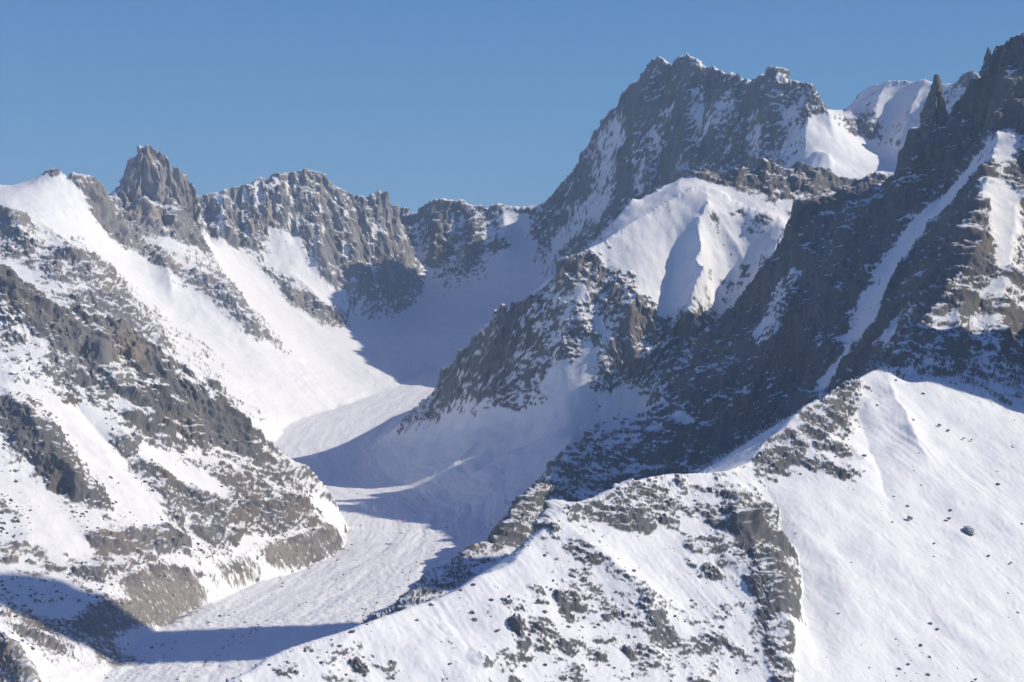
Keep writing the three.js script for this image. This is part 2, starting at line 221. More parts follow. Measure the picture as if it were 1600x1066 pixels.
  { name: 'peak_spur', own: 'B', soft: false, jag: 0, pts: [-2234, 1856, -7650, -2080, 1720, -7500, -1890, 1632, -7400, -1758, 1573, -7300, -1686, 1489, -7200, -1554, 1355, -7100, -1378, 1200, -7000, -1191, 1099, -6950, -1014, 997, -6950] },
  { name: 'basin_slope', own: 'U', soft: true, jag: 0, pts: [-1603, 1678, -9350, -1410, 1552, -9200, -1221, 1398, -9050, -1039, 1249, -8900, -888, 1105, -8700, -753, 1075, -8600] },
  { name: 'behind_left', own: '', soft: true, jag: 0, pts: [-2261, 1290, -6200, -1780, 1200, -6100, -1466, 1145, -6000, -1203, 1025, -6000, -1023, 933, -6100] },
  { name: 'near_crest', own: 'A', soft: false, jag: 9, pts: [-2015, 1603, -4800, -1647, 1512, -4750, -1372, 1447, -4700, -1339, 1420, -4705, -1316, 1403, -4710, -1287, 1389, -4715, -1255, 1362, -4720, -1230, 1350, -4730, -1195, 1347, -4735, -1188, 1323, -4740, -1153, 1338, -4745, -1137, 1337, -4750, -1127, 1316, -4755, -1097, 1304, -4760, -1090, 1315, -4765, -1054, 1308, -4770, -1042, 1287, -4775, -1008, 1259, -4790, -987, 1232, -4800, -961, 1228, -4810, -921, 1195, -4820, -900, 1186, -4830, -879, 1172, -4840, -840, 1149, -4860, -819, 1117, -4870, -792, 1079, -4880, -784, 1065, -4890, -748, 1027, -4900, -719, 988, -4920, -684, 966, -4940, -651, 938, -4960, -608, 891, -4980, -565, 845, -5000, -530, 801, -5020, -493, 751, -5010, -464, 714, -4980] },
  { name: 'near_cliff_foot', own: 'A', soft: true, jag: 0, pts: [-1805, 1266, -4500, -1307, 1220, -4480, -1214, 1197, -4500, -1137, 1151, -4520, -1047, 1109, -4560, -943, 1032, -4620, -822, 952, -4700, -712, 951, -4820] },
  { name: 'moraine_crest', own: 'A', soft: false, jag: 0, pts: [-875, 702, -3560, -854, 719, -3720, -823, 739, -3860, -779, 741, -3960, -736, 722, -4000, -690, 705, -4120, -621, 738, -4370, -543, 746, -4520, -486, 746, -4760] },
  { name: 'corner_spur', own: 'K', soft: false, jag: 0, pts: [-1022, 778, -3050, -918, 758, -3000, -862, 739, -2960, -834, 722, -2930, -809, 699, -2900, -790, 670, -2880, -759, 625, -2820] },
  { name: 'left_low', own: 'A', soft: false, jag: 0, pts: [-1180, 754, -3600, -996, 739, -3420, -897, 685, -3330, -841, 659, -3300] },
  { name: 'far_rim', own: '', soft: false, jag: 0, pts: [-8067, 1200, -15800, -4610, 1200, -15800, 0, 1200, -15800, 4610, 1200, -15800, 10175, 1200, -15500] },
  { name: 'far_back', own: '', soft: false, jag: 0, pts: [-4214, 1736, -10500, -2758, 1712, -10800, -2098, 1703, -11500, -934, 1854, -12800, 467, 1947, -12800, 1752, 1988, -12000, 3650, 2158, -12500, 6386, 2021, -12500] },
];

const RIBS = [
  { name: 'mid_spur_crest', radius: 110, height: 50, pts: [683, 1728, -6076, 646, 1662, -6023, 630, 1580, -5957, 638, 1523, -5911, 611, 1489, -5873, 634, 1451, -5835, 600, 1401, -5794, 575, 1326, -5752, 536, 1242, -5746] },
  { name: 'mid_hollow', radius: 110, height: -35, pts: [574, 1674, -6046, 554, 1569, -5955, 524, 1457, -5866, 485, 1348, -5785] },
  { name: 'serac_dome', radius: 90, height: 45, pts: [1453, 2175, -8616, 1520, 2165, -8582, 1580, 2145, -8571] },
  { name: 'snow_peak_rib', radius: 110, height: 60, pts: [2189, 2654, -9366, 2092, 2455, -9164, 1981, 2264, -8971] },
  { name: 'snow_peak_rib_b', radius: 90, height: 45, pts: [2058, 2713, -9632, 1953, 2502, -9384, 1861, 2340, -9182] },
  { name: 'left_mid_rib_a', radius: 120, height: 50, pts: [-2128, 1818, -7881, -1954, 1668, -7541, -1790, 1558, -7268] },
  { name: 'left_mid_rib_b', radius: 110, height: 45, pts: [-2296, 1898, -7964, -2102, 1719, -7481, -1981, 1628, -7338] },
  { name: 'front_rib', radius: 70, height: 26, pts: [350, 1011, -2910, 351, 964, -2819, 359, 920, -2741, 371, 879, -2669, 383, 844, -2610, 384, 807, -2543, 374, 753, -2436] },
  { name: 'front_rib_b', radius: 45, height: 14, pts: [733, 1175, -3436, 730, 1121, -3328, 730, 1060, -3205, 731, 1003, -3095] },
  { name: 'front_rib_c', radius: 60, height: 14, pts: [58, 955, -2639, 95, 925, -2603, 150, 891, -2569, 184, 859, -2528, 206, 819, -2464, 225, 767, -2380] },
  { name: 'front_gully', radius: 60, height: -14, pts: [412, 1026, -2976, 432, 961, -2857, 445, 900, -2747, 435, 822, -2597, 421, 752, -2460] },
  { name: 'front_gully_b', radius: 50, height: -10, pts: [646, 1151, -3342, 642, 1083, -3204, 636, 1010, -3061, 630, 944, -2930] },
  { name: 'front_fold', radius: 70, height: 9, pts: [583, 1129, -3264, 545, 1064, -3117, 505, 1005, -2980] },
  { name: 'dark_rib_a', radius: 70, height: 28, pts: [951, 1670, -5603, 912, 1521, -5493, 841, 1356, -5363, 743, 1162, -5221, 649, 978, -5087] },
  { name: 'dark_rib_b', radius: 60, height: 24, pts: [1107, 1698, -5565, 1016, 1513, -5356, 934, 1353, -5227, 826, 1181, -5145] },
  { name: 'dark_rib_c', radius: 60, height: 24, pts: [1337, 1929, -5549, 1221, 1712, -5394, 1095, 1527, -5265] },
  { name: 'dark_rib_d', radius: 60, height: 26, pts: [1450, 1762, -4964, 1366, 1598, -4738, 1248, 1425, -4414, 1133, 1289, -4088, 980, 1160, -3630] },
  { name: 'dark_rib_e', radius: 40, height: 18, pts: [1089, 1402, -4263, 1024, 1288, -4010, 893, 1174, -3603] },
  { name: 'dark_rib_f', radius: 60, height: 22, pts: [632, 1292, -5585, 566, 1122, -5352, 469, 956, -5141] },
  { name: 'near_rib_a', radius: 90, height: 34, pts: [-1300, 1137, -4347, -1205, 1075, -4291, -1107, 973, -4159, -1025, 903, -4076, -960, 860, -4052] },
  { name: 'near_rib_b', radius: 70, height: 22, pts: [-1152, 1303, -4713, -1097, 1200, -4630, -1014, 1084, -4559, -950, 1004, -4492] },
  { name: 'near_rib_c', radius: 60, height: 18, pts: [-1042, 1269, -4760, -978, 1149, -4706, -887, 1029, -4679, -794, 930, -4634] },
  { name: 'near_rib_d', radius: 60, height: 14, pts: [-889, 914, -4356, -794, 851, -4359, -722, 815, -4402] },
  { name: 'near_gully_a', radius: 60, height: -16, pts: [-1191, 1200, -4536, -1081, 1071, -4426, -947, 947, -4332, -881, 875, -4243] },
  { name: 'near_gully_b', radius: 50, height: -14, pts: [-1067, 1133, -4571, -997, 1067, -4558, -878, 940, -4459] },
  { name: 'mid_rib_a', radius: 90, height: 30, pts: [268, 1522, -5879, 244, 1434, -5825, 211, 1326, -5772, 167, 1200, -5720, 144, 1056, -5638] },
  { name: 'mid_rib_b', radius: 80, height: 24, pts: [0, 1329, -5890, -43, 1200, -5880, -64, 1093, -5845] },
  { name: 'mid_rib_c', radius: 90, height: 26, pts: [422, 1369, -5790, 334, 1242, -5722, 269, 1138, -5667] },
  { name: 'mid_rib_d', radius: 60, height: 22, pts: [709, 1687, -6068, 767, 1572, -6003, 801, 1481, -5932] },
  { name: 'mid_gully', radius: 80, height: -24, pts: [343, 1500, -5875, 317, 1390, -5797, 261, 1263, -5731] },
  { name: 'mid_gully_b', radius: 80, height: -20, pts: [148, 1369, -5808, 105, 1242, -5780, 63, 1116, -5746] },
  { name: 'mid_trough', radius: 60, height: -16, pts: [162, 978, -5542, -20, 915, -5592, -120, 839, -5511] },
  { name: 'mid_groove', radius: 30, height: 10, pts: [-21, 967, -5698, -124, 910, -5687, -224, 823, -5592] },
  { name: 'left_rib_a', radius: 120, height: 60, pts: [-1640, 2152, -10031, -1625, 1994, -9895, -1602, 1838, -9710] },
  { name: 'left_rib_b', radius: 100, height: 50, pts: [-1477, 2216, -10118, -1466, 2038, -9989, -1441, 1884, -9872] },
  { name: 'left_rib_c', radius: 110, height: 60, pts: [-1372, 2238, -10159, -1337, 2042, -10033, -1305, 1889, -9933] },
  { name: 'left_rib_d', radius: 130, height: 70, pts: [-1163, 2288, -10273, -1147, 2051, -10135, -1091, 1782, -9968, -1019, 1558, -9805] },
  { name: 'left_rib_e', radius: 120, height: 60, pts: [-966, 2166, -10382, -951, 1908, -10216, -913, 1638, -10011] },
  { name: 'left_rib_f', radius: 120, height: 80, pts: [-777, 2161, -10532, -784, 1923, -10424, -784, 1648, -10230] },
  { name: 'left_gully_a', radius: 80, height: -40, pts: [-1732, 2112, -9990, -1710, 1951, -9803, -1636, 1826, -9536] },
  { name: 'left_gully_b', radius: 80, height: -40, pts: [-1562, 2174, -10070, -1545, 1958, -9890, -1512, 1805, -9750] },
  { name: 'left_gully_c', radius: 90, height: -50, pts: [-1260, 2262, -10209, -1250, 2045, -10070, -1250, 1852, -9932] },
  { name: 'left_gully_d', radius: 90, height: -40, pts: [-1054, 2197, -10312, -1019, 1941, -10157, -982, 1673, -9971] },
  { name: 'left_gully_e', radius: 90, height: -50, pts: [-876, 2106, -10435, -868, 1836, -10258, -839, 1605, -10087] },
  { name: 'left_island', radius: 160, height: 70, pts: [-1323, 1680, -9744, -1204, 1590, -9709, -1094, 1500, -9672, -991, 1391, -9534] },
  { name: 'high_rib_a', radius: 150, height: 80, pts: [847, 2912, -10077, 768, 2590, -10015, 690, 2289, -9944, 613, 2029, -9881] },
  { name: 'high_rib_b', radius: 150, height: 90, pts: [1002, 2887, -9866, 990, 2579, -9683, 958, 2314, -9538, 583, 1760, -6139] },
  { name: 'high_rib_c', radius: 130, height: 80, pts: [1153, 2764, -9623, 1109, 2517, -9489, 1061, 2295, -9372] },
  { name: 'high_rib_d', radius: 140, height: 80, pts: [1389, 2711, -9232, 1364, 2497, -9109, 1310, 2280, -8968] },
  { name: 'high_rib_e', radius: 130, height: 70, pts: [1514, 2599, -9014, 1499, 2400, -8883, 1453, 2215, -8691] },
  { name: 'high_gully_a', radius: 130, height: -60, pts: [605, 2598, -10348, 578, 2356, -10218, 550, 2080, -10046] },
  { name: 'high_gully_b', radius: 120, height: -60, pts: [894, 2842, -9987, 859, 2489, -9804, 540, 1821, -6297] },
  { name: 'high_gully_c', radius: 110, height: -60, pts: [1068, 2803, -9750, 1049, 2529, -9577, 999, 2268, -9436] },
  { name: 'high_gully_d', radius: 110, height: -60, pts: [1245, 2705, -9472, 1233, 2450, -9254, 1199, 2266, -9124] },
  { name: 'tower_rib_a', radius: 60, height: 40, pts: [-1917, 2283, -9129, -1905, 2094, -9075, -1858, 1917, -8933] },
  { name: 'tower_rib_b', radius: 60, height: 35, pts: [-1788, 2219, -9155, -1771, 2032, -9119, -1704, 1849, -8893] },
  { name: 'tower_gully', radius: 50, height: -30, pts: [-1843, 2268, -9145, -1825, 2063, -9092, -1774, 1884, -8919] },
  { name: 'tower_low_rib', radius: 90, height: 45, pts: [-1746, 1751, -8622, -1636, 1595, -8337, -1568, 1466, -8111] },
  { name: 'tower_low_rib_b', radius: 90, height: 45, pts: [-1391, 1567, -8381, -1288, 1410, -8210, -1197, 1289, -8103] },
  { name: 'shade_rib_a', radius: 130, height: 60, pts: [-637, 1877, -10908, -648, 1657, -10443] },
  { name: 'shade_rib_b', radius: 130, height: 60, pts: [-452, 2206, -11247, -464, 1966, -11047, -473, 1751, -10796] },
  { name: 'shade_rib_c', radius: 120, height: 60, pts: [-244, 2155, -11139, -230, 1913, -10859, -252, 1743, -10630] },
  { name: 'shade_rib_d', radius: 120, height: 60, pts: [-81, 2149, -11066, -40, 1950, -10824, -58, 1820, -10624] },
];

const COVER = [
  { kind: 'snow', radius: 17, amount: -0.3, pts: [-1661, 2131, -10002, -1626, 1950, -9791, -1602, 1845, -9710] },
  { kind: 'snow', radius: 17, amount: -0.3, pts: [-1529, 2166, -10067, -1506, 1979, -9922, -1481, 1876, -9849] },
  { kind: 'snow', radius: 17, amount: -0.3, pts: [-1462, 2215, -10111, -1451, 2075, -9991, -1426, 1960, -9917] },
  { kind: 'snow', radius: 17, amount: -0.3, pts: [-1367, 2238, -10151, -1336, 2039, -9998, -1331, 1880, -9913] },
  { kind: 'snow', radius: 17, amount: -0.3, pts: [-1310, 2221, -10167, -1281, 2005, -10031, -1260, 1852, -9922] },
  { kind: 'snow', radius: 17, amount: -0.3, pts: [-1253, 2204, -10183, -1235, 2048, -10098, -1206, 1931, -10015] },
  { kind: 'snow', radius: 17, amount: -0.3, pts: [-1112, 2090, -10156, -1087, 1974, -10098, -1091, 1855, -9968] },
  { kind: 'snow', radius: 17, amount: -0.3, pts: [-1136, 1969, -10040, -1117, 1817, -9939, -1099, 1704, -9873] },
  { kind: 'snow', radius: 17, amount: -0.3, pts: [-974, 2062, -10266, -972, 1905, -10162, -957, 1789, -10085] },
  { kind: 'snow', radius: 17, amount: -0.3, pts: [-816, 1997, -10404, -826, 1801, -10288, -817, 1646, -10184] },
  { kind: 'snow', radius: 85, amount: -0.6, pts: [1372, 1789, -5046, 1304, 1703, -5105, 1231, 1617, -5188, 1138, 1498, -5113, 1070, 1403, -5055, 996, 1291, -4964] },
  { kind: 'snow', radius: 36, amount: -0.6, pts: [996, 1291, -4964, 935, 1200, -4932, 878, 1128, -4912] },
  { kind: 'snow', radius: 40, amount: -0.5, pts: [1041, 1334, -4602, 987, 1266, -4512, 931, 1208, -4362] },
  { kind: 'snow', radius: 20, amount: -0.4, pts: [493, 1032, -5242, 521, 1011, -5194] },
  { kind: 'snow', radius: 130, amount: -0.5, pts: [-1282, 1832, -9894, -1255, 1738, -9829, -1139, 1627, -9759, -1067, 1573, -9750] },
  { kind: 'snow', radius: 130, amount: -0.5, pts: [-1561, 1743, -9302, -1509, 1726, -9616, -1391, 1617, -9534] },
  { kind: 'snow', radius: 170, amount: -0.45, pts: [585, 2501, -10331, 561, 2323, -10253, 539, 2166, -10176] },
  { kind: 'snow', radius: 90, amount: -0.25, pts: [864, 2532, -9862, 841, 2380, -9797] },
  { kind: 'snow', radius: 90, amount: -0.25, pts: [1138, 2545, -9444, 1052, 2424, -9446] },
  { kind: 'snow', radius: 130, amount: -0.5, pts: [445, 1712, -6098, 581, 1758, -6118, 672, 1783, -6140] },
  { kind: 'snow', radius: 200, amount: -0.5, pts: [481, 1615, -5992, 568, 1593, -5989, 599, 1500, -5864] },
  { kind: 'snow', radius: 150, amount: -0.4, pts: [767, 1595, -6008, 780, 1482, -5940, 750, 1371, -5872] },
  { kind: 'snow', radius: 200, amount: -0.5, pts: [-1873, 1690, -8147, -1789, 1617, -8173, -1701, 1558, -8178, -1532, 1436, -8075] },
  { kind: 'snow', radius: 200, amount: -0.5, pts: [-1384, 1377, -8073, -1158, 1200, -7941, -982, 1085, -7917] },
  { kind: 'snow', radius: 200, amount: -0.5, pts: [-2263, 1974, -8159, -2145, 1945, -8161, -2059, 1867, -8117] },
  { kind: 'snow', radius: 200, amount: -0.5, pts: [1673, 2294, -8813, 1820, 2240, -8902, 1529, 2168, -8550] },
  { kind: 'snow', radius: 130, amount: -0.4, pts: [2059, 2572, -9395, 2048, 2389, -9044] },
  { kind: 'snow', radius: 110, amount: -0.4, pts: [0, 2035, -10889, 39, 1904, -10724, -38, 1736, -10498] },
  { kind: 'snow', radius: 130, amount: -0.4, pts: [304, 1922, -10414, 377, 1991, -10323] },
  { kind: 'snow', radius: 260, amount: -0.5, pts: [-234, 903, -5825, -81, 875, -5577, 60, 919, -5516, 204, 1037, -5598] },
  { kind: 'snow', radius: 70, amount: -0.5, pts: [520, 966, -2915, 494, 864, -2710, 453, 756, -2489] },
  { kind: 'snow', radius: 160, amount: -0.5, pts: [803, 1058, -3240, 787, 938, -2999, 717, 812, -2733] },
  { kind: 'snow', radius: 60, amount: -0.3, pts: [-84, 828, -2321, -134, 832, -2299] },
  { kind: 'snow', radius: 70, amount: -0.4, pts: [-1070, 1040, -4381, -970, 923, -4224, -892, 852, -4148] },
  { kind: 'snow', radius: 60, amount: -0.4, pts: [-1128, 911, -3968, -1060, 870, -3932, -973, 797, -3815] },
  { kind: 'snow', radius: 60, amount: -0.4, pts: [-890, 941, -4441, -781, 875, -4465] },
  { kind: 'rock', radius: 110, amount: 0.3, pts: [349, 1625, -5975, 447, 1725, -6119, 565, 1792, -6193] },
  { kind: 'rock', radius: 130, amount: 0.3, pts: [704, 1858, -6324, 827, 1832, -6293, 930, 1843, -6290, 1058, 1844, -6302, 1215, 1796, -6280] },
  { kind: 'rock', radius: 200, amount: 0.15, pts: [-2097, 1745, -7462, -1928, 1628, -7339, -1781, 1514, -7179, -1650, 1406, -7069, -1571, 1383, -7177] },
  { kind: 'rock', radius: 160, amount: 0.15, pts: [-1521, 1565, -8337, -1375, 1439, -8195, -1245, 1348, -8124] },
  { kind: 'rock', radius: 60, amount: 0.35, pts: [-1364, 1405, -4674, -1275, 1336, -4660, -1199, 1268, -4630, -1131, 1234, -4630] },
  { kind: 'rock', radius: 45, amount: 0.35, pts: [-1089, 1286, -4741, -999, 1200, -4723, -917, 1114, -4744, -820, 1043, -4786, -755, 989, -4814] },
  { kind: 'rock', radius: 45, amount: 0.3, pts: [-960, 1065, -4619, -859, 1028, -4713, -766, 974, -4775] },
  { kind: 'rock', radius: 40, amount: 0.35, pts: [-1239, 1076, -4249, -1156, 1017, -4173, -1084, 961, -4102, -1030, 906, -4038] },
  { kind: 'rock', radius: 40, amount: 0.28, pts: [-966, 786, -3789, -951, 794, -3841, -908, 789, -3893, -832, 777, -4005, -794, 781, -4113] },
  { kind: 'rock', radius: 40, amount: 0.22, pts: [-726, 768, -4239, -657, 806, -4509, -596, 808, -4672, -529, 777, -4840] },
  { kind: 'rock', radius: 40, amount: 0.2, pts: [-988, 977, -4373, -1007, 992, -4384] },
  { kind: 'rock', radius: 70, amount: 0.2, pts: [-2022, 1950, -8937, -1889, 2128, -9079, -1764, 2065, -9120, -1670, 1901, -9153] },
  { kind: 'rock', radius: 120, amount: 0.2, pts: [-1638, 1625, -8314, -1536, 1531, -8254, -1352, 1470, -8235] },
  { kind: 'rock', radius: 150, amount: 0.25, pts: [-1271, 1624, -9675, -1117, 1479, -9570, -992, 1409, -9542] },
  { kind: 'rock', radius: 150, amount: 0.08, pts: [-130, 1157, -5939, -21, 1200, -5855, 106, 1285, -5799, 208, 1200, -5699, 165, 1077, -5642] },
  { kind: 'rock', radius: 120, amount: 0.1, pts: [379, 1369, -5778, 418, 1242, -5726, 311, 1179, -5684] },
  { kind: 'rock', radius: 100, amount: 0.25, pts: [809, 1847, -6328, 983, 1817, -6265, 1154, 1846, -6324] },
  { kind: 'rock', radius: 18, amount: 0.28, pts: [132, 970, -2710, 138, 963, -2700] },
  { kind: 'rock', radius: 25, amount: 0.28, pts: [173, 953, -2698, 178, 946, -2689] },
  { kind: 'rock', radius: 15, amount: 0.28, pts: [197, 952, -2710, 202, 945, -2701] },
  { kind: 'rock', radius: 15, amount: 0.28, pts: [55, 950, -2626, 60, 944, -2615] },
  { kind: 'rock', radius: 12, amount: 0.28, pts: [31, 873, -2468, 36, 867, -2460] },
  { kind: 'rock', radius: 11, amount: 0.28, pts: [36, 863, -2454, 41, 857, -2445] },
  { kind: 'rock', radius: 12, amount: 0.28, pts: [66, 861, -2466, 71, 856, -2457] },
  { kind: 'rock', radius: 15, amount: 0.28, pts: [85, 859, -2471, 90, 853, -2463] },
  { kind: 'rock', radius: 12, amount: 0.28, pts: [72, 844, -2438, 77, 838, -2430] },
  { kind: 'rock', radius: 16, amount: 0.28, pts: [-49, 806, -2298, -43, 801, -2290] },
  { kind: 'rock', radius: 15, amount: 0.28, pts: [-77, 820, -2307, -72, 814, -2299] },
  { kind: 'rock', radius: 18, amount: 0.28, pts: [189, 886, -2573, 194, 880, -2562] },
  { kind: 'rock', radius: 15, amount: 0.28, pts: [188, 865, -2515, 193, 859, -2506] },
  { kind: 'rock', radius: 18, amount: 0.28, pts: [201, 837, -2473, 205, 831, -2464] },
  { kind: 'rock', radius: 18, amount: 0.28, pts: [217, 827, -2472, 222, 821, -2465] },
  { kind: 'rock', radius: 12, amount: 0.28, pts: [70, 810, -2373, 75, 805, -2367] },
  { kind: 'rock', radius: 18, amount: 0.28, pts: [641, 1123, -3291, 645, 1114, -3278] },
  { kind: 'rock', radius: 16, amount: 0.28, pts: [680, 1142, -3341, 684, 1132, -3326] },
  { kind: 'rock', radius: 19, amount: 0.28, pts: [691, 1110, -3283, 694, 1101, -3265] },
  { kind: 'rock', radius: 19, amount: 0.28, pts: [702, 1087, -3237, 705, 1078, -3219] },
  { kind: 'rock', radius: 19, amount: 0.28, pts: [711, 1059, -3181, 714, 1050, -3166] },
  { kind: 'rock', radius: 18, amount: 0.28, pts: [717, 1026, -3126, 720, 1017, -3112] },
  { kind: 'rock', radius: 15, amount: 0.28, pts: [700, 1012, -3094, 704, 1003, -3082] },
  { kind: 'rock', radius: 19, amount: 0.28, pts: [634, 1087, -3223, 639, 1078, -3211] },
  { kind: 'rock', radius: 25, amount: 0.28, pts: [575, 1098, -3189, 580, 1089, -3174] },
  { kind: 'rock', radius: 25, amount: 0.28, pts: [543, 1102, -3178, 547, 1093, -3160] },
  { kind: 'rock', radius: 22, amount: 0.28, pts: [496, 1068, -3095, 500, 1060, -3078] },
  { kind: 'rock', radius: 22, amount: 0.28, pts: [449, 1058, -3057, 454, 1050, -3043] },
  { kind: 'rock', radius: 22, amount: 0.28, pts: [570, 1040, -3077, 574, 1031, -3065] },
  { kind: 'rock', radius: 25, amount: 0.28, pts: [546, 1009, -3007, 550, 1001, -2995] },
  { kind: 'rock', radius: 19, amount: 0.28, pts: [461, 1018, -2984, 466, 1011, -2971] },
  { kind: 'rock', radius: 19, amount: 0.28, pts: [481, 1011, -2978, 485, 1003, -2965] },
  { kind: 'rock', radius: 22, amount: 0.28, pts: [508, 968, -2912, 512, 960, -2899] },
  { kind: 'rock', radius: 28, amount: 0.28, pts: [478, 957, -2877, 482, 950, -2863] },
  { kind: 'rock', radius: 25, amount: 0.28, pts: [458, 936, -2835, 462, 929, -2822] },
  { kind: 'rock', radius: 11, amount: 0.28, pts: [600, 1027, -3077, 604, 1019, -3065] },
  { kind: 'rock', radius: 18, amount: 0.28, pts: [266, 998, -2835, 271, 990, -2825] },
  { kind: 'rock', radius: 18, amount: 0.28, pts: [301, 961, -2781, 306, 954, -2769] },
  { kind: 'rock', radius: 18, amount: 0.28, pts: [328, 987, -2838, 332, 980, -2823] },
  { kind: 'rock', radius: 20, amount: 0.28, pts: [361, 986, -2854, 365, 978, -2841] },
  { kind: 'rock', radius: 15, amount: 0.28, pts: [270, 912, -2674, 275, 905, -2664] },
  { kind: 'rock', radius: 15, amount: 0.28, pts: [294, 879, -2626, 298, 872, -2616] },
  { kind: 'rock', radius: 11, amount: 0.28, pts: [-88, 838, -2336, -82, 832, -2329] },
  { kind: 'rock', radius: 10, amount: 0.28, pts: [-3, 835, -2380, 3, 830, -2372] },
  { kind: 'rock', radius: 15, amount: 0.28, pts: [-126, 815, -2270, -121, 809, -2264] },
  { kind: 'rock', radius: 12, amount: 0.28, pts: [-197, 811, -2222, -191, 806, -2215] },
  { kind: 'rock', radius: 11, amount: 0.28, pts: [718, 864, -2829, 722, 857, -2818] },
  { kind: 'rock', radius: 11, amount: 0.28, pts: [623, 813, -2686, 626, 806, -2675] },
  { kind: 'rock', radius: 12, amount: 0.28, pts: [648, 773, -2627, 651, 767, -2619] },
  { kind: 'rock', radius: 10, amount: 0.28, pts: [770, 828, -2792, 773, 821, -2781] },
  { kind: 'rock', radius: 24, amount: 0.3, pts: [348, 1005, -2890, 353, 958, -2768, 367, 891, -2649, 379, 845, -2568, 378, 799, -2504, 372, 757, -2434] },
  { kind: 'rock', radius: 45, amount: 0.28, pts: [375, 981, -2857, 414, 951, -2842, 461, 923, -2812, 493, 906, -2787] },
  { kind: 'rock', radius: 30, amount: 0.36, pts: [414, 901, -2735, 466, 906, -2782, 432, 866, -2697, 387, 836, -2560] },
  { kind: 'rock', radius: 40, amount: 0.3, pts: [436, 1026, -2988, 504, 1055, -3070, 586, 1106, -3215, 660, 1151, -3351] },
  { kind: 'rock', radius: 40, amount: 0.26, pts: [67, 955, -2641, 128, 964, -2696, 186, 945, -2690] },
  { kind: 'rock', radius: 60, amount: 0.16, pts: [95, 934, -2605, 187, 883, -2560, 218, 837, -2493, 246, 779, -2410] },
  { kind: 'rock', radius: 30, amount: 0.1, pts: [-173, 743, -3394, -81, 766, -3721, 0, 798, -4246, 67, 833, -4579] },
  { kind: 'rock', radius: 230, amount: 0.12, pts: [-1711, 1975, -9872, -1450, 1997, -9931, -1243, 1931, -10019, -1031, 1863, -10095, -893, 1795, -10195, -787, 1724, -10265] },
  { kind: 'rock', radius: 170, amount: 0.22, pts: [1855, 2442, -9322, 1973, 2475, -9314, 2021, 2393, -9074] },
  { kind: 'rock', radius: 90, amount: 0.16, pts: [776, 1666, -6075, 806, 1549, -5972, 793, 1444, -5574] },
  { kind: 'rock', radius: 120, amount: 0.14, pts: [-2151, 1807, -7556, -2000, 1686, -7407, -1829, 1571, -7265] },
  { kind: 'rock', radius: 26, amount: 0.42, pts: [-187, 730, -5124, -267, 706, -4878, -333, 680, -4575, -407, 660, -4296, -487, 647, -4051, -560, 637, -3846, -632, 629, -3690] },
  { kind: 'rock', radius: 18, amount: 0.4, pts: [-410, 688, -4688, -452, 668, -4430, -507, 655, -4216] },
  { kind: 'rock', radius: 22, amount: 0.4, pts: [-306, 741, -5251, -362, 714, -4973, -400, 695, -4778] },
  { kind: 'rock', radius: 90, amount: 0.17, pts: [78, 966, -2673, 160, 976, -2736, 266, 985, -2811, 353, 987, -2848] },
  { kind: 'rock', radius: 80, amount: 0.2, pts: [368, 965, -2809, 436, 987, -2919, 516, 1024, -3014, 604, 1084, -3186] },
  { kind: 'rock', radius: 60, amount: 0.24, pts: [347, 932, -2721, 370, 908, -2674, 432, 899, -2756, 479, 914, -2800] },
  { kind: 'rock', radius: 80, amount: 0.12, pts: [173, 921, -2639, 246, 878, -2597, 292, 816, -2509, 319, 766, -2431] },
  { kind: 'rock', radius: 70, amount: 0.11, pts: [56, 927, -2584, 72, 866, -2478, 87, 810, -2383] },
  { kind: 'rock', radius: 60, amount: 0.1, pts: [-193, 805, -2213, -100, 817, -2289, -17, 798, -2302] },
  { kind: 'rock', radius: 45, amount: 0.1, pts: [596, 796, -2642, 716, 852, -2807, 845, 908, -2972] },
  { kind: 'snow', radius: 90, amount: -0.3, pts: [42, 1200, -5810, 127, 1284, -5789, 190, 1390, -5797] },
  { kind: 'snow', radius: 60, amount: -0.3, pts: [-152, 1135, -5958, -65, 1265, -5920] },
  { kind: 'snow', radius: 90, amount: -0.25, pts: [293, 1284, -5739, 374, 1200, -5705] },
  { kind: 'snow', radius: 60, amount: -0.28, pts: [725, 2396, -9924, 748, 2161, -9755] },
  { kind: 'snow', radius: 60, amount: -0.25, pts: [1280, 2480, -9224, 1282, 2285, -9003] },
  { kind: 'snow', radius: 60, amount: -0.25, pts: [1024, 2648, -9671, 1047, 2491, -9553] },
  { kind: 'snow', radius: 60, amount: -0.25, pts: [908, 2283, -9567, 572, 1818, -6267] },
  { kind: 'snow', radius: 70, amount: -0.25, pts: [1439, 2443, -8956, 1411, 2258, -8782] },
  { kind: 'snow', radius: 70, amount: -0.25, pts: [349, 2209, -10627, 378, 2032, -10367] },
  { kind: 'snow', radius: 60, amount: -0.25, pts: [-571, 2056, -11175, -538, 1837, -10913] },
  { kind: 'snow', radius: 60, amount: -0.25, pts: [-344, 2091, -11099, -315, 1830, -10783] },
  { kind: 'snow', radius: 60, amount: -0.25, pts: [-120, 2038, -10935, -136, 1823, -10668] },
  { kind: 'rock', radius: 150, amount: 0.1, pts: [-1105, 961, -4096, -916, 879, -4190, -749, 833, -4374, -596, 808, -4672] },
  { kind: 'rock', radius: 60, amount: 0.2, pts: [-1076, 860, -3885, -1124, 887, -3904] },
  { kind: 'rock', radius: 80, amount: 0.14, pts: [-1004, 771, -3677, -940, 764, -3741, -862, 762, -3879] },
  { kind: 'rock', radius: 90, amount: 0.1, pts: [-729, 895, -4653, -594, 833, -4791] },
  { kind: 'rock', radius: 100, amount: 0.12, pts: [776, 1666, -6075, 828, 1548, -5969, 774, 1415, -5894] },
  { kind: 'snow', radius: 60, amount: -0.35, pts: [1327, 1654, -4784, 1294, 1515, -4545, 1264, 1408, -4386] },
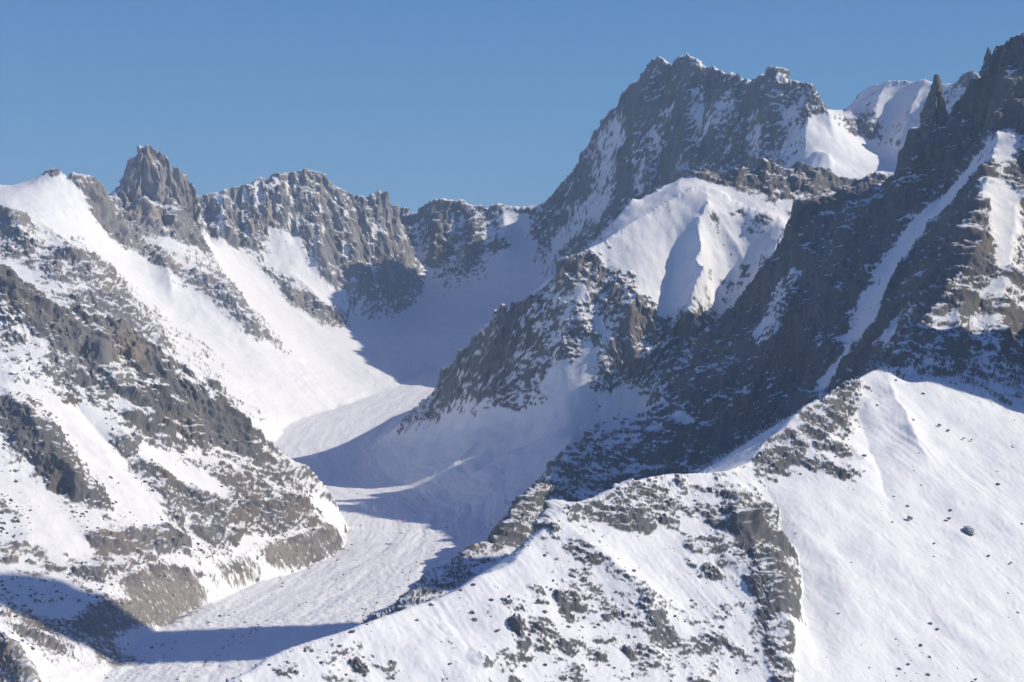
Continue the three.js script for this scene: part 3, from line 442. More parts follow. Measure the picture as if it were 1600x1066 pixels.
  { kind: 'snow', radius: 40, amount: -0.3, pts: [1192, 1370, -4243, 1212, 1323, -4207] },
  { kind: 'snow', radius: 50, amount: -0.4, pts: [854, 1438, -5441, 776, 1278, -5321] },
  { kind: 'rock', radius: 70, amount: 0.12, pts: [75, 911, -2562, 148, 885, -2543, 177, 811, -2431] },
  { kind: 'rock', radius: 40, amount: 0.14, pts: [-69, 854, -2377, 0, 849, -2406, 17, 828, -2376] },
  { kind: 'rock', radius: 130, amount: 0.15, pts: [-2151, 1807, -7556, -1995, 1672, -7388, -1854, 1571, -7258, -1747, 1487, -7148] },
  { kind: 'rock', radius: 130, amount: 0.13, pts: [-2014, 1822, -8114, -1936, 1728, -8038, -1780, 1562, -7625, -1624, 1440, -7300, -1483, 1304, -7132] },
  { kind: 'rock', radius: 110, amount: 0.2, pts: [-1660, 1592, -8273, -1516, 1468, -8149, -1384, 1377, -8073] },
  { kind: 'rock', radius: 120, amount: 0.2, pts: [1849, 2421, -9290, 2010, 2406, -9174, 2088, 2426, -9075] },
  { kind: 'snow', radius: 130, amount: -0.5, pts: [1596, 2269, -8743, 1716, 2185, -8705, 1836, 2134, -8672] },
  { kind: 'rock', radius: 220, amount: 0.16, pts: [-651, 2013, -11142, -403, 2005, -11031, -158, 1952, -10851, -39, 1944, -10733] },
  { kind: 'rock', radius: 60, amount: 0.05, pts: [103, 856, -4721, 49, 823, -4494, -15, 776, -4011] },
  { kind: 'rock', radius: 60, amount: 0.12, pts: [-150, 833, -2292, -195, 817, -2236, -240, 812, -2199] },
  { kind: 'rock', radius: 55, amount: 0.13, pts: [192, 912, -2631, 236, 935, -2698, 274, 916, -2685] },
  { kind: 'rock', radius: 60, amount: 0.12, pts: [363, 982, -2846, 426, 951, -2852, 491, 949, -2867, 498, 905, -2789] },
  { kind: 'rock', radius: 70, amount: 0.07, pts: [96, 941, -2629, 147, 870, -2520, 182, 783, -2385] },
  { kind: 'rock', radius: 70, amount: 0.07, pts: [261, 959, -2759, 279, 892, -2641, 292, 816, -2509] },
  { kind: 'rock', radius: 40, amount: 0.12, pts: [249, 1008, -2846, 315, 1009, -2884, 386, 1018, -2943] },
  { kind: 'snow', radius: 45, amount: -0.3, pts: [191, 904, -2617, 216, 880, -2584] },
  { kind: 'rock', radius: 120, amount: 0.26, pts: [-1978, 1913, -8884, -1836, 1844, -8828, -1724, 1867, -8913, -1636, 1828, -9056] },
  { kind: 'rock', radius: 80, amount: 0.3, pts: [-2003, 1986, -8444, -1954, 1877, -8433, -1897, 1792, -8453] },
  { kind: 'rock', radius: 80, amount: 0.3, pts: [-1893, 1815, -8645, -1723, 1712, -8506, -1600, 1611, -8351] },
  { kind: 'rock', radius: 85, amount: 0.3, pts: [-1677, 1642, -8358, -1560, 1563, -8300, -1396, 1470, -8228, -1211, 1303, -8101] },
  { kind: 'rock', radius: 80, amount: 0.26, pts: [-1596, 1432, -7956, -1448, 1345, -7942, -1324, 1302, -7978] },
  { kind: 'rock', radius: 70, amount: 0.3, pts: [-1454, 1599, -8760, -1294, 1471, -8252, -1203, 1334, -8144] },
  { kind: 'rock', radius: 40, amount: 0.3, pts: [-2233, 2027, -8265, -2187, 2075, -8322] },
  { kind: 'rock', radius: 90, amount: 0.22, pts: [-896, 685, -3326, -839, 657, -3387, -760, 614, -3423, -799, 624, -3227] },
  { kind: 'rock', radius: 60, amount: 0.13, pts: [625, 857, -2768, 672, 814, -2715, 758, 801, -2737, 820, 847, -2850] },
  { kind: 'rock', radius: 50, amount: 0.11, pts: [614, 765, -2595, 696, 752, -2617, 769, 762, -2675] },
  { kind: 'rock', radius: 40, amount: 0.1, pts: [817, 1058, -3248, 844, 1036, -3218, 925, 1034, -3255] },
  { kind: 'rock', radius: 30, amount: 0.16, pts: [157, 925, -5398, 97, 852, -5300, 49, 823, -4494] },
  { kind: 'rock', radius: 60, amount: 0.16, pts: [-383, 973, -6567, -440, 876, -6354, -451, 826, -6035] },
  { kind: 'rock', radius: 60, amount: 0.14, pts: [267, 1097, -5643, 203, 997, -5560, 139, 923, -5436] },
  { kind: 'snow', radius: 45, amount: -0.3, pts: [414, 1138, -5683, 330, 1087, -5649, 255, 1017, -5591] },
];
const DIRT = [
  { radius: 50, amount: 1, pts: [-802, 693, -3766, -758, 706, -3928, -722, 680, -3963, -757, 656, -3782, -817, 673, -3618, -834, 663, -3471] },
  { radius: 45, amount: 1, pts: [-590, 706, -4376, -526, 707, -4510, -481, 719, -4718] },
  { radius: 40, amount: 0.7, pts: [-676, 689, -4126, -635, 689, -4253] },
  { radius: 60, amount: 0.8, pts: [-871, 677, -3418, -815, 649, -3442, -768, 618, -3403] },
  { radius: 50, amount: 0.8, pts: [-855, 719, -2934, -824, 693, -2902] },
];

const FLOW = [-639, 591, -2700, -555, 612, -3050, -510, 624, -3500, -375, 652, -4120, -277, 698, -4750, -286, 733, -5230, -507, 788, -5800, -659, 858, -6700, -656, 940, -7500, -470, 1059, -8600, -373, 1166, -9300];   // the middle of the glacier, upstream
const BOULDERS = [[936, 1078, -3355, 7], [810, 1065, -3259, 6], [797, 1075, -3271, 6], [835, 1051, -3244, 4], [850, 1049, -3246, 4], [927, 1033, -3251, 9], [741, 1084, -3243, 6], [869, 995, -3147, 5], [860, 976, -3107, 7], [779, 975, -3067, 7], [796, 965, -3057, 6], [649, 963, -2983, 6], [663, 932, -2927, 8], [765, 910, -2937, 15], [628, 928, -2901, 4], [846, 929, -3013, 7], [869, 915, -2998, 7], [798, 942, -3012, 5], [766, 949, -3009, 5], [746, 941, -2985, 5], [736, 928, -2958, 6], [668, 950, -2963, 4], [907, 1112, -3412, 8], [813, 1139, -3411, 6], [812, 1132, -3396, 6], [885, 1117, -3409, 5], [664, 799, -2683, 6], [685, 775, -2651, 5], [635, 797, -2664, 5], [789, 823, -2795, 5], [651, 864, -2795, 4], [509, 780, -2563, 4], [449, 769, -2516, 4], [643, 789, -2655, 5], [722, 800, -2715, 4], [736, 764, -2659, 4], [792, 799, -2753, 5], [568, 783, -2601, 4], [567, 829, -2684, 3], [576, 754, -2554, 4], [532, 879, -2756, 3], [691, 896, -2874, 4], [782, 875, -2882, 5], [818, 864, -2880, 4], [538, 838, -2685, 3], [708, 849, -2796, 4], [708, 979, -3037, 4], [756, 997, -3095, 3], [599, 901, -2834, 3], [487, 818, -2622, 4], [711, 740, -2604, 5], [656, 741, -2574, 4]];   // x, y, z, size
const LONE = [[87, 885, -2522, 12]];
const NEEDLES = [[1332, 2092, -5525, 320, 74], [1483, 2166, -5440, 90, 26], [1422, 2034, -5545, 70, 18], [1273, 1909, -5580, 60, 17], [1157, 1736, -5610, 40, 14], [1071, 1750, -5620, 36, 12], [1529, 2182, -5420, 60, 20], [952, 1695, -5600, 60, 13], [522, 1228, -5570, 34, 9], [1220, 1776, -5580, 40, 10], [1485, 2162, -5450, 44, 10], [1114, 1721, -5600, 36, 12], [633, 1306, -5580, 30, 9]];   // tip x, y, z, height, radius at the foot

// ---- what each piece of the landscape is ---------------------------------------------------------------------------
const PLACES = {
  G: { name: 'glacier', label: 'long snow-covered valley glacier curving between the dark ridge and the left slopes', category: 'glacier', rock: -0.6, rough: 0.25, floor: 0.1, flute: 1, tone: 1.15, block: 10, warm: 0.35 },
  U: { name: 'snow_basin', label: 'smooth snow basin feeding the glacier below the shaded headwall', category: 'snowfield', rock: -0.45, rough: 0.5, floor: 0.12, flute: 1, tone: 1.15, block: 30, warm: 0.35 },
  J: { name: 'snowy_spur', label: 'nearest sunlit snow spur with rocky ribs filling the lower right', category: 'mountain spur', rock: -0.01, rough: 0.9, floor: 0.22, flute: 1, tone: 1.0, block: 13, warm: 0.0 },
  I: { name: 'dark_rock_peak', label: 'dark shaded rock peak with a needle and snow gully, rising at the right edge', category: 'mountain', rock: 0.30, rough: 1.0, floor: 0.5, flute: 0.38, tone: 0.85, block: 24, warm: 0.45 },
  H: { name: 'mountain_massif', label: 'middle massif with a white snow dome and shaded rock face right of the glacier', category: 'mountain', rock: 0.02, rough: 0.9, floor: 0.32, flute: 0.7, tone: 1.25, block: 42, warm: 0.35 },
  F: { name: 'mountain_north_face', label: 'tallest far mountain with a broad shaded blue-grey north face and twin tops', category: 'mountain', rock: 0.06, rough: 1.0, floor: 0.16, flute: 0.35, tone: 1.15, block: 60, warm: 0.2 },
  S: { name: 'snow_peak', label: 'far white peak right of the tallest mountain, seen behind the dark needle', category: 'mountain', rock: 0.02, rough: 0.7, floor: 0.16, flute: 0.5, tone: 1.15, block: 60, warm: 0.35 },
  E: { name: 'rock_headwall', label: 'low shaded headwall closing the valley in the middle of the skyline', category: 'mountain wall', rock: 0.16, rough: 1.0, floor: 0.16, flute: 0.5, tone: 1.15, block: 60, warm: 0.1 },
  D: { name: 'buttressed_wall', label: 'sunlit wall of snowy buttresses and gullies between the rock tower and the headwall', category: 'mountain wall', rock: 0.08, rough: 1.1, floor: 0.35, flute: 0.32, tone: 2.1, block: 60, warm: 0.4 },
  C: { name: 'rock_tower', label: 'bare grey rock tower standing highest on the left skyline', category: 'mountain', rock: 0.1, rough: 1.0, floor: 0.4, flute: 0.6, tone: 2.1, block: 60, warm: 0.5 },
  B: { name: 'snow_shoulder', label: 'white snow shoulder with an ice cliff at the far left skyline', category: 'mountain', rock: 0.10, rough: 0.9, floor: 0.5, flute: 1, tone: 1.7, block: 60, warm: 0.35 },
  A: { name: 'rocky_mountainside', label: 'near left mountainside with a brown cliff band above speckled snow and grey moraine', category: 'mountain', rock: 0.11, rough: 0.9, floor: 0.5, flute: 1, tone: 1.3, block: 26, warm: 0.55 },
  K: { name: 'rock_spur', label: 'small brown spur in the lower left corner', category: 'mountain spur', rock: 0.14, rough: 0.8, floor: 0.5, flute: 1, tone: 1.1, block: 18, warm: 0.8 },
};
const OWNERS = Object.keys(PLACES);

const { h: relief, owner: whose } = solveRelief(LINES, OWNERS);
addRibs(relief, RIBS);

// per-place character, blended softly where two places meet
function character(key) {
  const a = new Float32Array(NT * NR), b = new Float32Array(NT * NR), q = 7;
  for (let c = 0; c < a.length; c++) a[c] = whose[c] ? PLACES[OWNERS[whose[c] - 1]][key] : 0;
  for (let pass = 0; pass < 2; pass++) {
    for (let j = 0; j < NR; j++) { let s = 0; for (let i = -q; i < NT; i++) { if (i + q < NT) s += a[j * NT + i + q]; if (i - q - 1 >= 0) s -= a[j * NT + i - q - 1]; if (i >= 0) b[j * NT + i] = s / (Math.min(NT - 1, i + q) - Math.max(0, i - q) + 1); } }
    for (let i = 0; i < NT; i++) { let s = 0; for (let j = -q; j < NR; j++) { if (j + q < NR) s += b[(j + q) * NT + i]; if (j - q - 1 >= 0) s -= b[(j - q - 1) * NT + i]; if (j >= 0) a[j * NT + i] = s / (Math.min(NR - 1, j + q) - Math.max(0, j - q) + 1); } }
  }
  return a;
}
const rockOf = character('rock'), roughOf = character('rough'), floorOf = character('floor'), fluteOf = character('flute'), toneOf = character('tone'), blockOf = character('block'), warmOf = character('warm');

// ---- the mesh: finer where the ground is near and where it stands steep -----------------------------------------------
const QUICK = 1;                                             // 1 = full detail
const bearings = [];
{
  const fine = 0.00051 * QUICK;
  for (let t = T0 + 0.004; t < -0.318; t += fine * 5) bearings.push(t);
  for (let t = -0.318; t < 0.318; t += fine) bearings.push(t);
  for (let t = 0.318; t < T1 - 0.004; t += fine * 5) bearings.push(t);
}
const NC = bearings.length, NV = Math.round(1000 / QUICK);
const rows = new Float32Array(NC * NV);                        // log distance of every vertex
{
  const W = new Float32Array(NT * NR), V = new Float32Array(NT * NR);
  for (let i = 0; i < NT; i++) {
    let top = -9;
    for (let j = 0; j < NR; j++) {
      const r = Math.exp(R0 + j * DR), e = (relief[j * NT + i] - EYE.y) / r, rise = j ? Math.abs(e - (relief[(j - 1) * NT + i] - EYE.y) / Math.exp(R0 + (j - 1) * DR)) : 0;
      if (e > top) top = e;
      W[j * NT + i] = (top - e < 0.004 ? 1 : top - e < 0.012 ? 0.3 : 0.06) * (rise + DR * 0.05) + DR * 0.004;
    }
  }
  const blur = (src, dst, q, along) => {
    if (along) for (let j = 0; j < NR; j++) { let s = 0; for (let i = -q; i < NT; i++) { if (i + q < NT) s += src[j * NT + i + q]; if (i - q - 1 >= 0) s -= src[j * NT + i - q - 1]; if (i >= 0) dst[j * NT + i] = s / (2 * q + 1); } }
    else for (let i = 0; i < NT; i++) { let s = 0; for (let j = -q; j < NR; j++) { if (j + q < NR) s += src[(j + q) * NT + i]; if (j - q - 1 >= 0) s -= src[(j - q - 1) * NT + i]; if (j >= 0) dst[j * NT + i] = s / (2 * q + 1); } }
  };
  blur(W, V, 4, true); blur(V, W, 2, false); blur(W, V, 4, true);
  const acc = new Float64Array(NR);
  bearings.forEach((th, ci) => {
    const u = clamp((th - T0) / DT, 0, NT - 1.001), i = Math.floor(u), f = u - i;
    let s = 0;
    for (let j = 0; j < NR; j++) { acc[j] = s; s += V[j * NT + i] * (1 - f) + V[j * NT + i + 1] * f + 1e-7; }
    let j = 0;
    for (let k = 0; k < NV; k++) {
      const want = (acc[NR - 1] * k) / (NV - 1);
      while (j < NR - 2 && acc[j + 1] < want) j++;
      rows[ci * NV + k] = R0 + DR * (j + clamp((want - acc[j]) / (acc[j + 1] - acc[j]), 0, 1));
    }
  });
}

// brushes: places known to be snowy, rocky or covered with rubble
function prepare(list) {
  return list.map((b) => { const p = b.pts; let lo = [1e9, 1e9, 1e9], hi = [-1e9, -1e9, -1e9]; for (let k = 0; k < p.length; k++) { lo[k % 3] = Math.min(lo[k % 3], p[k] - b.radius * 1.6); hi[k % 3] = Math.max(hi[k % 3], p[k] + b.radius * 1.6); } return { ...b, lo, hi }; });
}
function brush(b, x, y, z) {
  if (x < b.lo[0] || x > b.hi[0] || y < b.lo[1] || y > b.hi[1] || z < b.lo[2] || z > b.hi[2]) return 0;
  let best = 1e18;
  const p = b.pts;
  for (let k = 0; k + 5 < p.length; k += 3) {
    const dx = p[k + 3] - p[k], dy = p[k + 4] - p[k + 1], dz = p[k + 5] - p[k + 2], t = clamp(((x - p[k]) * dx + (y - p[k + 1]) * dy + (z - p[k + 2]) * dz) / (dx * dx + dy * dy + dz * dz + 1e-9), 0, 1);
    best = Math.min(best, (x - p[k] - dx * t) ** 2 + (y - p[k + 1] - dy * t) ** 2 + (z - p[k + 2] - dz * t) ** 2);
  }
  return 1 - smooth(0.45, 1.5, Math.sqrt(best) / b.radius);
}
const outcrop = (x, y, z) => 0.38 * noise(x / 150, (y * 0.7) / 150, z / 150) + 0.36 * noise(x / 48, (y * 0.9) / 48, z / 48 + 3) + 0.36 * noise(x / 30, y / 170, z / 30 + 70) + 0.42 * noise(x / 19 + 9, (y * 1.3) / 19, z / 19) + 0.36 * noise(x / 8.3, (y * 1.4) / 8.3 + 5, z / 8.3) + (z > -3700 ? 0.34 * noise(x / 4.3, (y * 1.3) / 4.3 + 15, z / 4.3) : 0);
const cover = prepare(COVER), dirt = prepare(DIRT);

const N = NC * NV, pos = new Float32Array(N * 3), nrm = new Float32Array(N * 3), col = new Float32Array(N * 3), rocky = new Float32Array(N), bias = new Float32Array(N), tint = new Float32Array(N), warm = new Float32Array(N), rubble = new Float32Array(N), place = new Uint8Array(N);
const at = (th, lr) => {                                        // the relief, its creases made to wander a little
  const r = Math.exp(lr), x = r * Math.sin(th), z = -r * Math.cos(th);
  const a = 11 * noise(x / 130, 21, z / 130) + 4 * noise(x / 41, 23, z / 41), b = 11 * noise(x / 130, 61, z / 130) + 4 * noise(x / 41, 63, z / 41);
  return sample(relief, th + a / r, lr + b / r);
};
for (let c = 0; c < NC; c++) {
  const th = bearings[c], dth = Math.max(c ? th - bearings[c - 1] : 0, c < NC - 1 ? bearings[c + 1] - th : 0), st = Math.sin(th), ct = Math.cos(th);
  for (let k = 0; k < NV; k++) {
    const v = c * NV + k, lr = rows[v], r = Math.exp(lr), dlr = k < NV - 1 ? rows[v + 1] - lr : lr - rows[v - 1];
    const e = 1.6 * DT, y = at(th, lr), gr = (at(th, lr + e) - at(th, lr - e)) / (2 * e * r), gt = (at(th + e, lr) - at(th - e, lr)) / (2 * e * r);
    // gradient in world axes: radial (st, -ct), tangential (ct, st)
    const hx = gr * st + gt * ct, hz = -gr * ct + gt * st, il = 1 / Math.sqrt(1 + hx * hx + hz * hz), nx = -hx * il, ny = il, nz = -hz * il;
    const x = r * st, z = -r * ct, steep = smooth(0.10, 0.45, 1 - ny);
    let extra = 0, sn = 0;
    for (const b of cover) { const w = brush(b, x, y, z); if (w) { if (b.amount < 0) sn = Math.min(sn, b.amount * w); else extra = Math.max(extra, b.amount * w); } }
    let dr = 0; for (const b of dirt) dr = Math.max(dr, b.amount * brush(b, x, y, z));
    const rk = sample(rockOf, th, lr) + extra + sn, rough = sample(roughOf, th, lr), flute = sample(fluteOf, th, lr);
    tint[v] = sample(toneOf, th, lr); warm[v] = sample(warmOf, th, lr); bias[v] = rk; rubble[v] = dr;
    const crop = smooth(-0.14, 0.10, 1 - ny - 0.40 + rk + 0.30 * outcrop(x, y, z));      // where bare rock breaks through the snow
    const fl = sample(floorOf, th, lr), amp = rough * (fl + (1 - fl) * clamp(steep + extra * 1.2, 0, 1)) * (1 + 1.4 * sn) * (1 - 0.5 * dr), bare = amp * (0.10 + 0.90 * crop);
    const grain = Math.max(r * dth, Math.min(dlr * r * 0.5, r * dth * 4)) * 1.7;
    // buttresses, flutes, ledges: ridged noise stretched down the fall line, from hundreds of metres to a few
    let d = 0, prev = 0.6;
    const wx = x + 60 * noise(x / 410, y / 410, z / 410 + 7), wz = z + 60 * noise(x / 410 + 31, y / 410, z / 410);
    for (let L = 460, o = 0; L > grain && o < 10; L *= 0.5, o++) {
      const sy = (0.42 + 0.1 * (o % 3)) * flute, n = 1 - 2.1 * Math.abs(noise(wx / L + o * 17.3, (y * sy) / L, wz / L - o * 9.1));
      d += (L > 140 ? amp : bare) * L * (L < 140 && L > 20 ? 0.17 : 0.10) * (n - 0.35) * (0.45 + 0.55 * clamp(prev, 0, 1)) * (L > 200 ? 0.6 : 1);
      prev = 0.5 + n * 0.6;
    }
    for (let L = 90, o = 0; L > grain && o < 6; L *= 0.45, o++) d += bare * L * (0.03 + 0.04 * flute) * noise(x / L + 5.5 * o, (y * 2.1) / L + 40, z / L);     // ledges
    if (bare > 0.12) for (let L = sample(blockOf, th, lr), o = 0; L > grain * 1.15 && o < 4; L *= 0.45, o++) d += bare * L * (o ? 0.42 : 0.30) * facets(wx / L + o * 3.7, (y * 0.62 * flute) / L, wz / L);   // broken, angular faces
    const P = PLACES[OWNERS[Math.max(0, whose[Math.round((lr - R0) / DR) * NT + Math.round((th - T0) / DT)] - 1)]];
    d += crop * (1 - dr) * Math.min(2.6, r * 0.0007) - dr * 2.2 * Math.abs(noise(x / 15, y / 140, z / 15));        // outcrops stand proud of the snow; runnels in the rubble
    const calm = 1 - crop;
    d += calm * (0.9 * noise(x / 26, y / 40, z / 26) + 0.45 * (1 - 2 * Math.abs(noise(x / 13, y / 30, z / 13 + 20))) + 0.22 * noise(x / 6.1, y / 9, z / 6.1));   // wind-worked snow
    if (P === PLACES.J) { const cu = 0.87 * x - 0.49 * z, dn = 0.49 * x + 0.87 * z, gate = smooth(-0.2, 0.5, noise(x / 190, 31, z / 190)); d += calm * (0.8 * gate * (1 - 2.2 * Math.abs(noise(cu / 17, 4, dn / 150))) + 0.3 * noise(cu / 8.5 + 0.4 * noise(x / 30, 3, z / 30), 9, dn / 34) + 2.2 * noise(cu / 75, 14, dn / 210)); }
    if (P === PLACES.G) { // the ice: flow bands along it, crevasses bent across it, a hummocky crust
      let best = 1e18, across = 0, along = 0, run = 0;
      for (let q = 0; q + 5 < FLOW.length; q += 3) {
        const dx = FLOW[q + 3] - FLOW[q], dz = FLOW[q + 5] - FLOW[q + 2], len = Math.hypot(dx, dz), t = clamp(((x - FLOW[q]) * dx + (z - FLOW[q + 2]) * dz) / (len * len), 0, 1), ex = x - FLOW[q] - dx * t, ez = z - FLOW[q + 2] - dz * t, w = ex * ex + ez * ez;
        if (w < best) { best = w; across = Math.sqrt(w) * Math.sign(ex * dz - ez * dx); along = run + t * len; }
        run += len;
      }
      const wob = across + 22 * noise(x / 240, 2, z / 240), low = 1 - smooth(1900, 3600, along), hummock = smooth(-0.25, 0.45, noise(x / 230, 11, z / 230) + 0.2);
      d += 4 * noise(x / 170, 3, z / 170) + 2.2 * noise(wob / 38, 8, along / 420) + 1.0 * noise(wob / 13, 18, along / 200);
      d += hummock * (0.4 + 0.6 * low) * (2.0 * (1 - 2 * Math.abs(noise(x / 34, 1, z / 34))) + 1.3 * noise(x / 13, 6, z / 13) + 0.7 * noise(x / 6.2, 6, z / 6.2));
      const crev = noise((along + 0.0016 * across * across) / 21, wob / 120, 5), zone = smooth(0.15, 0.5, noise(x / 320, 41, z / 320));
      d -= zone * 3.0 * smooth(0.45, 0.75, crev);
      const debris = (Math.exp(-(((wob - 60) / 26) ** 2)) + 0.9 * Math.exp(-(((wob + 95) / 20) ** 2)) + 0.8 * Math.exp(-(((wob - 190) / 30) ** 2))) * (0.35 + 0.65 * low);
      bias[v] = -0.62 + 0.72 * debris + 0.36 * noise(x / 11, 77, z / 11) + 0.26 * noise(x / 5, 79, z / 5);
    } else d += (1 - steep) * 2.0 * noise(x / 70, y / 90, z / 70);
    pos[v * 3] = x + nx * d; pos[v * 3 + 1] = y + ny * d; pos[v * 3 + 2] = z + nz * d;
    place[v] = whose[Math.round((lr - R0) / DR) * NT + Math.round((th - T0) / DT)];
  }
}
// neighbouring columns of vertices are sewn together in order of distance, so that triangles stay compact
const faces = new Uint32Array((NC - 1) * (NV - 1) * 6);
{
  let f = 0;
  for (let c = 0; c < NC - 1; c++) {
    const a0 = c * NV, b0 = a0 + NV;
    let a = 0, b = 0;
    while (a < NV - 1 || b < NV - 1) {
      if (b === NV - 1 || (a < NV - 1 && rows[a0 + a + 1] <= rows[b0 + b + 1])) { faces[f++] = a0 + a; faces[f++] = b0 + b; faces[f++] = a0 + a + 1; a++; }
      else { faces[f++] = a0 + a; faces[f++] = b0 + b; faces[f++] = b0 + b + 1; b++; }
    }
  }
}
// normals from the finished surface
for (let f = 0; f < faces.length; f += 3) {
  const a = faces[f] * 3, b = faces[f + 1] * 3, c = faces[f + 2] * 3;
  const ux = pos[b] - pos[a], uy = pos[b + 1] - pos[a + 1], uz = pos[b + 2] - pos[a + 2], wx = pos[c] - pos[a], wy = pos[c + 1] - pos[a + 1], wz = pos[c + 2] - pos[a + 2];
  const nx = uy * wz - uz * wy, ny = uz * wx - ux * wz, nz = ux * wy - uy * wx;
  for (const v of [a, b, c]) { nrm[v] += nx; nrm[v + 1] += ny; nrm[v + 2] += nz; }
}
for (let v = 0; v < N * 3; v += 3) { const il = 1 / (Math.hypot(nrm[v], nrm[v + 1], nrm[v + 2]) + 1e-12); nrm[v] *= il; nrm[v + 1] *= il; nrm[v + 2] *= il; }
// rock shows where snow cannot lie: too steep, wind-scoured, or a known outcrop
for (let v = 0; v < N; v++) {
  const x = pos[v * 3], y = pos[v * 3 + 1], z = pos[v * 3 + 2], m = 1 - nrm[v * 3 + 1];
  const s = m - 0.40 + bias[v] + (0.34 + 0.22 * smooth(0.15, 0.5, m)) * outcrop(x, y, z);
  let rk = smooth(-0.05, 0.06, s);
  const streak = noise(x / 9, y / 60, z / 9) * 0.6 + noise(x / 26, y / 120, z / 26) * 0.6, blotch = noise(x / 190 + 50, y / 190, z / 190), fine = noise(x / 6, y / 7, z / 6);
  rocky[v] = rk;
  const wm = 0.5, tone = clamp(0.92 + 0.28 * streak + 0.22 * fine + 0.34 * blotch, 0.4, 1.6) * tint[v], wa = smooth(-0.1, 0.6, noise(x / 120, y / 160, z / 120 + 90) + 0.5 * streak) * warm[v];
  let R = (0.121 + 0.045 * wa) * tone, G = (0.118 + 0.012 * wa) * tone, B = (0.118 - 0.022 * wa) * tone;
  let S = 0.87 + 0.03 * noise(x / 40, y / 40, z / 40);
  let sr = S * 0.985, sg = S * 0.995, sb = S * 1.005;
  if (rubble[v] > 0) { // grey-brown moraine wall with runnels
    const w = smooth(0.25, 0.6, rubble[v] + 0.55 * noise(x / 6.5, y / 60, z / 6.5) + 0.3 * noise(x / 21, y / 90, z / 21) + 0.2 * fine - 0.22);
    const e = 0.9 + 0.35 * fine + 0.25 * streak; sr += (0.25 * e - sr) * w; sg += (0.232 * e - sg) * w; sb += (0.208 * e - sb) * w;
  }
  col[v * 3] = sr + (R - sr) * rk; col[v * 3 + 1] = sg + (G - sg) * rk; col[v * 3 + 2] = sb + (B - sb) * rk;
}

// ---- one object per mountain; its rock faces, snow slopes and rubble banks are its parts --------------------------------
const ground = new THREE.MeshStandardMaterial({ vertexColors: true, roughness: 0.92, metalness: 0 });
ground.name = 'snow_and_rock';
function meshOf(name, tris, parent) {
  const map = new Map(), index = new Uint32Array(tris.length);
  for (let k = 0; k < tris.length; k++) { let w = map.get(tris[k]); if (w === undefined) { w = map.size; map.set(tris[k], w); } index[k] = w; }
  const p = new Float32Array(map.size * 3), n = new Float32Array(map.size * 3), q = new Float32Array(map.size * 3);
  for (const [v, w] of map) for (let d = 0; d < 3; d++) { p[w * 3 + d] = pos[v * 3 + d]; n[w * 3 + d] = nrm[v * 3 + d]; q[w * 3 + d] = col[v * 3 + d]; }
  const g = new THREE.BufferGeometry();
  g.setAttribute('position', new THREE.BufferAttribute(p, 3)); g.setAttribute('normal', new THREE.BufferAttribute(n, 3)); g.setAttribute('color', new THREE.BufferAttribute(q, 3));
  g.setIndex(new THREE.BufferAttribute(index, 1));
  const m = new THREE.Mesh(g, ground); m.name = name; m.castShadow = m.receiveShadow = true; parent.add(m);
  return m;
}
const massif = {};
{
  // what prevails round each vertex: 1 snow, 2 rock, 3 rubble
  const soft = new Float32Array(N), tmp = new Float32Array(N), q = 7;
  for (let v = 0; v < N; v++) soft[v] = rocky[v];
  for (let pass = 0; pass < 2; pass++) {
    for (let c = 0; c < NC; c++) { let s = 0; for (let k = -q; k < NV; k++) { if (k + q < NV) s += soft[c * NV + k + q]; if (k - q - 1 >= 0) s -= soft[c * NV + k - q - 1]; if (k >= 0) tmp[c * NV + k] = s / (2 * q + 1); } }
    for (let k = 0; k < NV; k++) { let s = 0; for (let c = -q; c < NC; c++) { if (c + q < NC) s += tmp[(c + q) * NV + k]; if (c - q - 1 >= 0) s -= tmp[(c - q - 1) * NV + k]; if (c >= 0) soft[c * NV + k] = s / (2 * q + 1); } }
  }
  const kind = new Uint8Array(N), group = new Int32Array(N).fill(-1), stack = new Int32Array(N), size = [], sort = [];
  for (let v = 0; v < N; v++) kind[v] = rubble[v] > 0.55 ? 3 : soft[v] > 0.46 ? 2 : 1;
  for (let v0 = 0; v0 < N; v0++) if (group[v0] < 0) {
    const id = size.length; let n = 0, top = 0, m = 0;
    stack[top++] = v0; group[v0] = id;
    while (top) {
      const v = stack[--top], k = v % NV; n++; m += 1 - nrm[v * 3 + 1];
      for (const w of [k ? v - 1 : -1, k < NV - 1 ? v + 1 : -1, v - NV, v + NV]) if (w >= 0 && w < N && group[w] < 0 && kind[w] === kind[v0] && place[w] === place[v0]) { group[w] = id; stack[top++] = w; }
    }
    size.push(n); sort.push(kind[v0] === 3 ? 'moraine_bank' : kind[v0] === 1 ? 'snow_slope' : m / n > 0.22 ? 'rock_face' : 'rock_outcrop');
  }
  const bins = new Map();
  for (let f = 0; f < faces.length; f += 3) {
    const v = faces[f], g = group[v], key = size[g] >= 1500 ? `${place[v]}/${g}` : `${place[v]}/rest`;
    if (!bins.has(key)) bins.set(key, []);
    bins.get(key).push(faces[f], faces[f + 1], faces[f + 2]);
  }
  const count = {};
  for (const [key, tris] of bins) {
    const [id, g] = key.split('/'), letter = OWNERS[Math.max(0, id - 1)], P = PLACES[letter];
    if (!massif[letter]) {
      const o = massif[letter] = new THREE.Group(); o.name = P.name; scene.add(o);
      o.userData = { label: P.label, category: P.category, kind: 'structure' };
    }
    const name = g === 'rest' ? 'broken_ground' : letter === 'G' ? 'ice_surface' : sort[g];
    meshOf(name, tris, massif[letter]);
    count[name] = (count[name] || 0) + 1;
  }
}

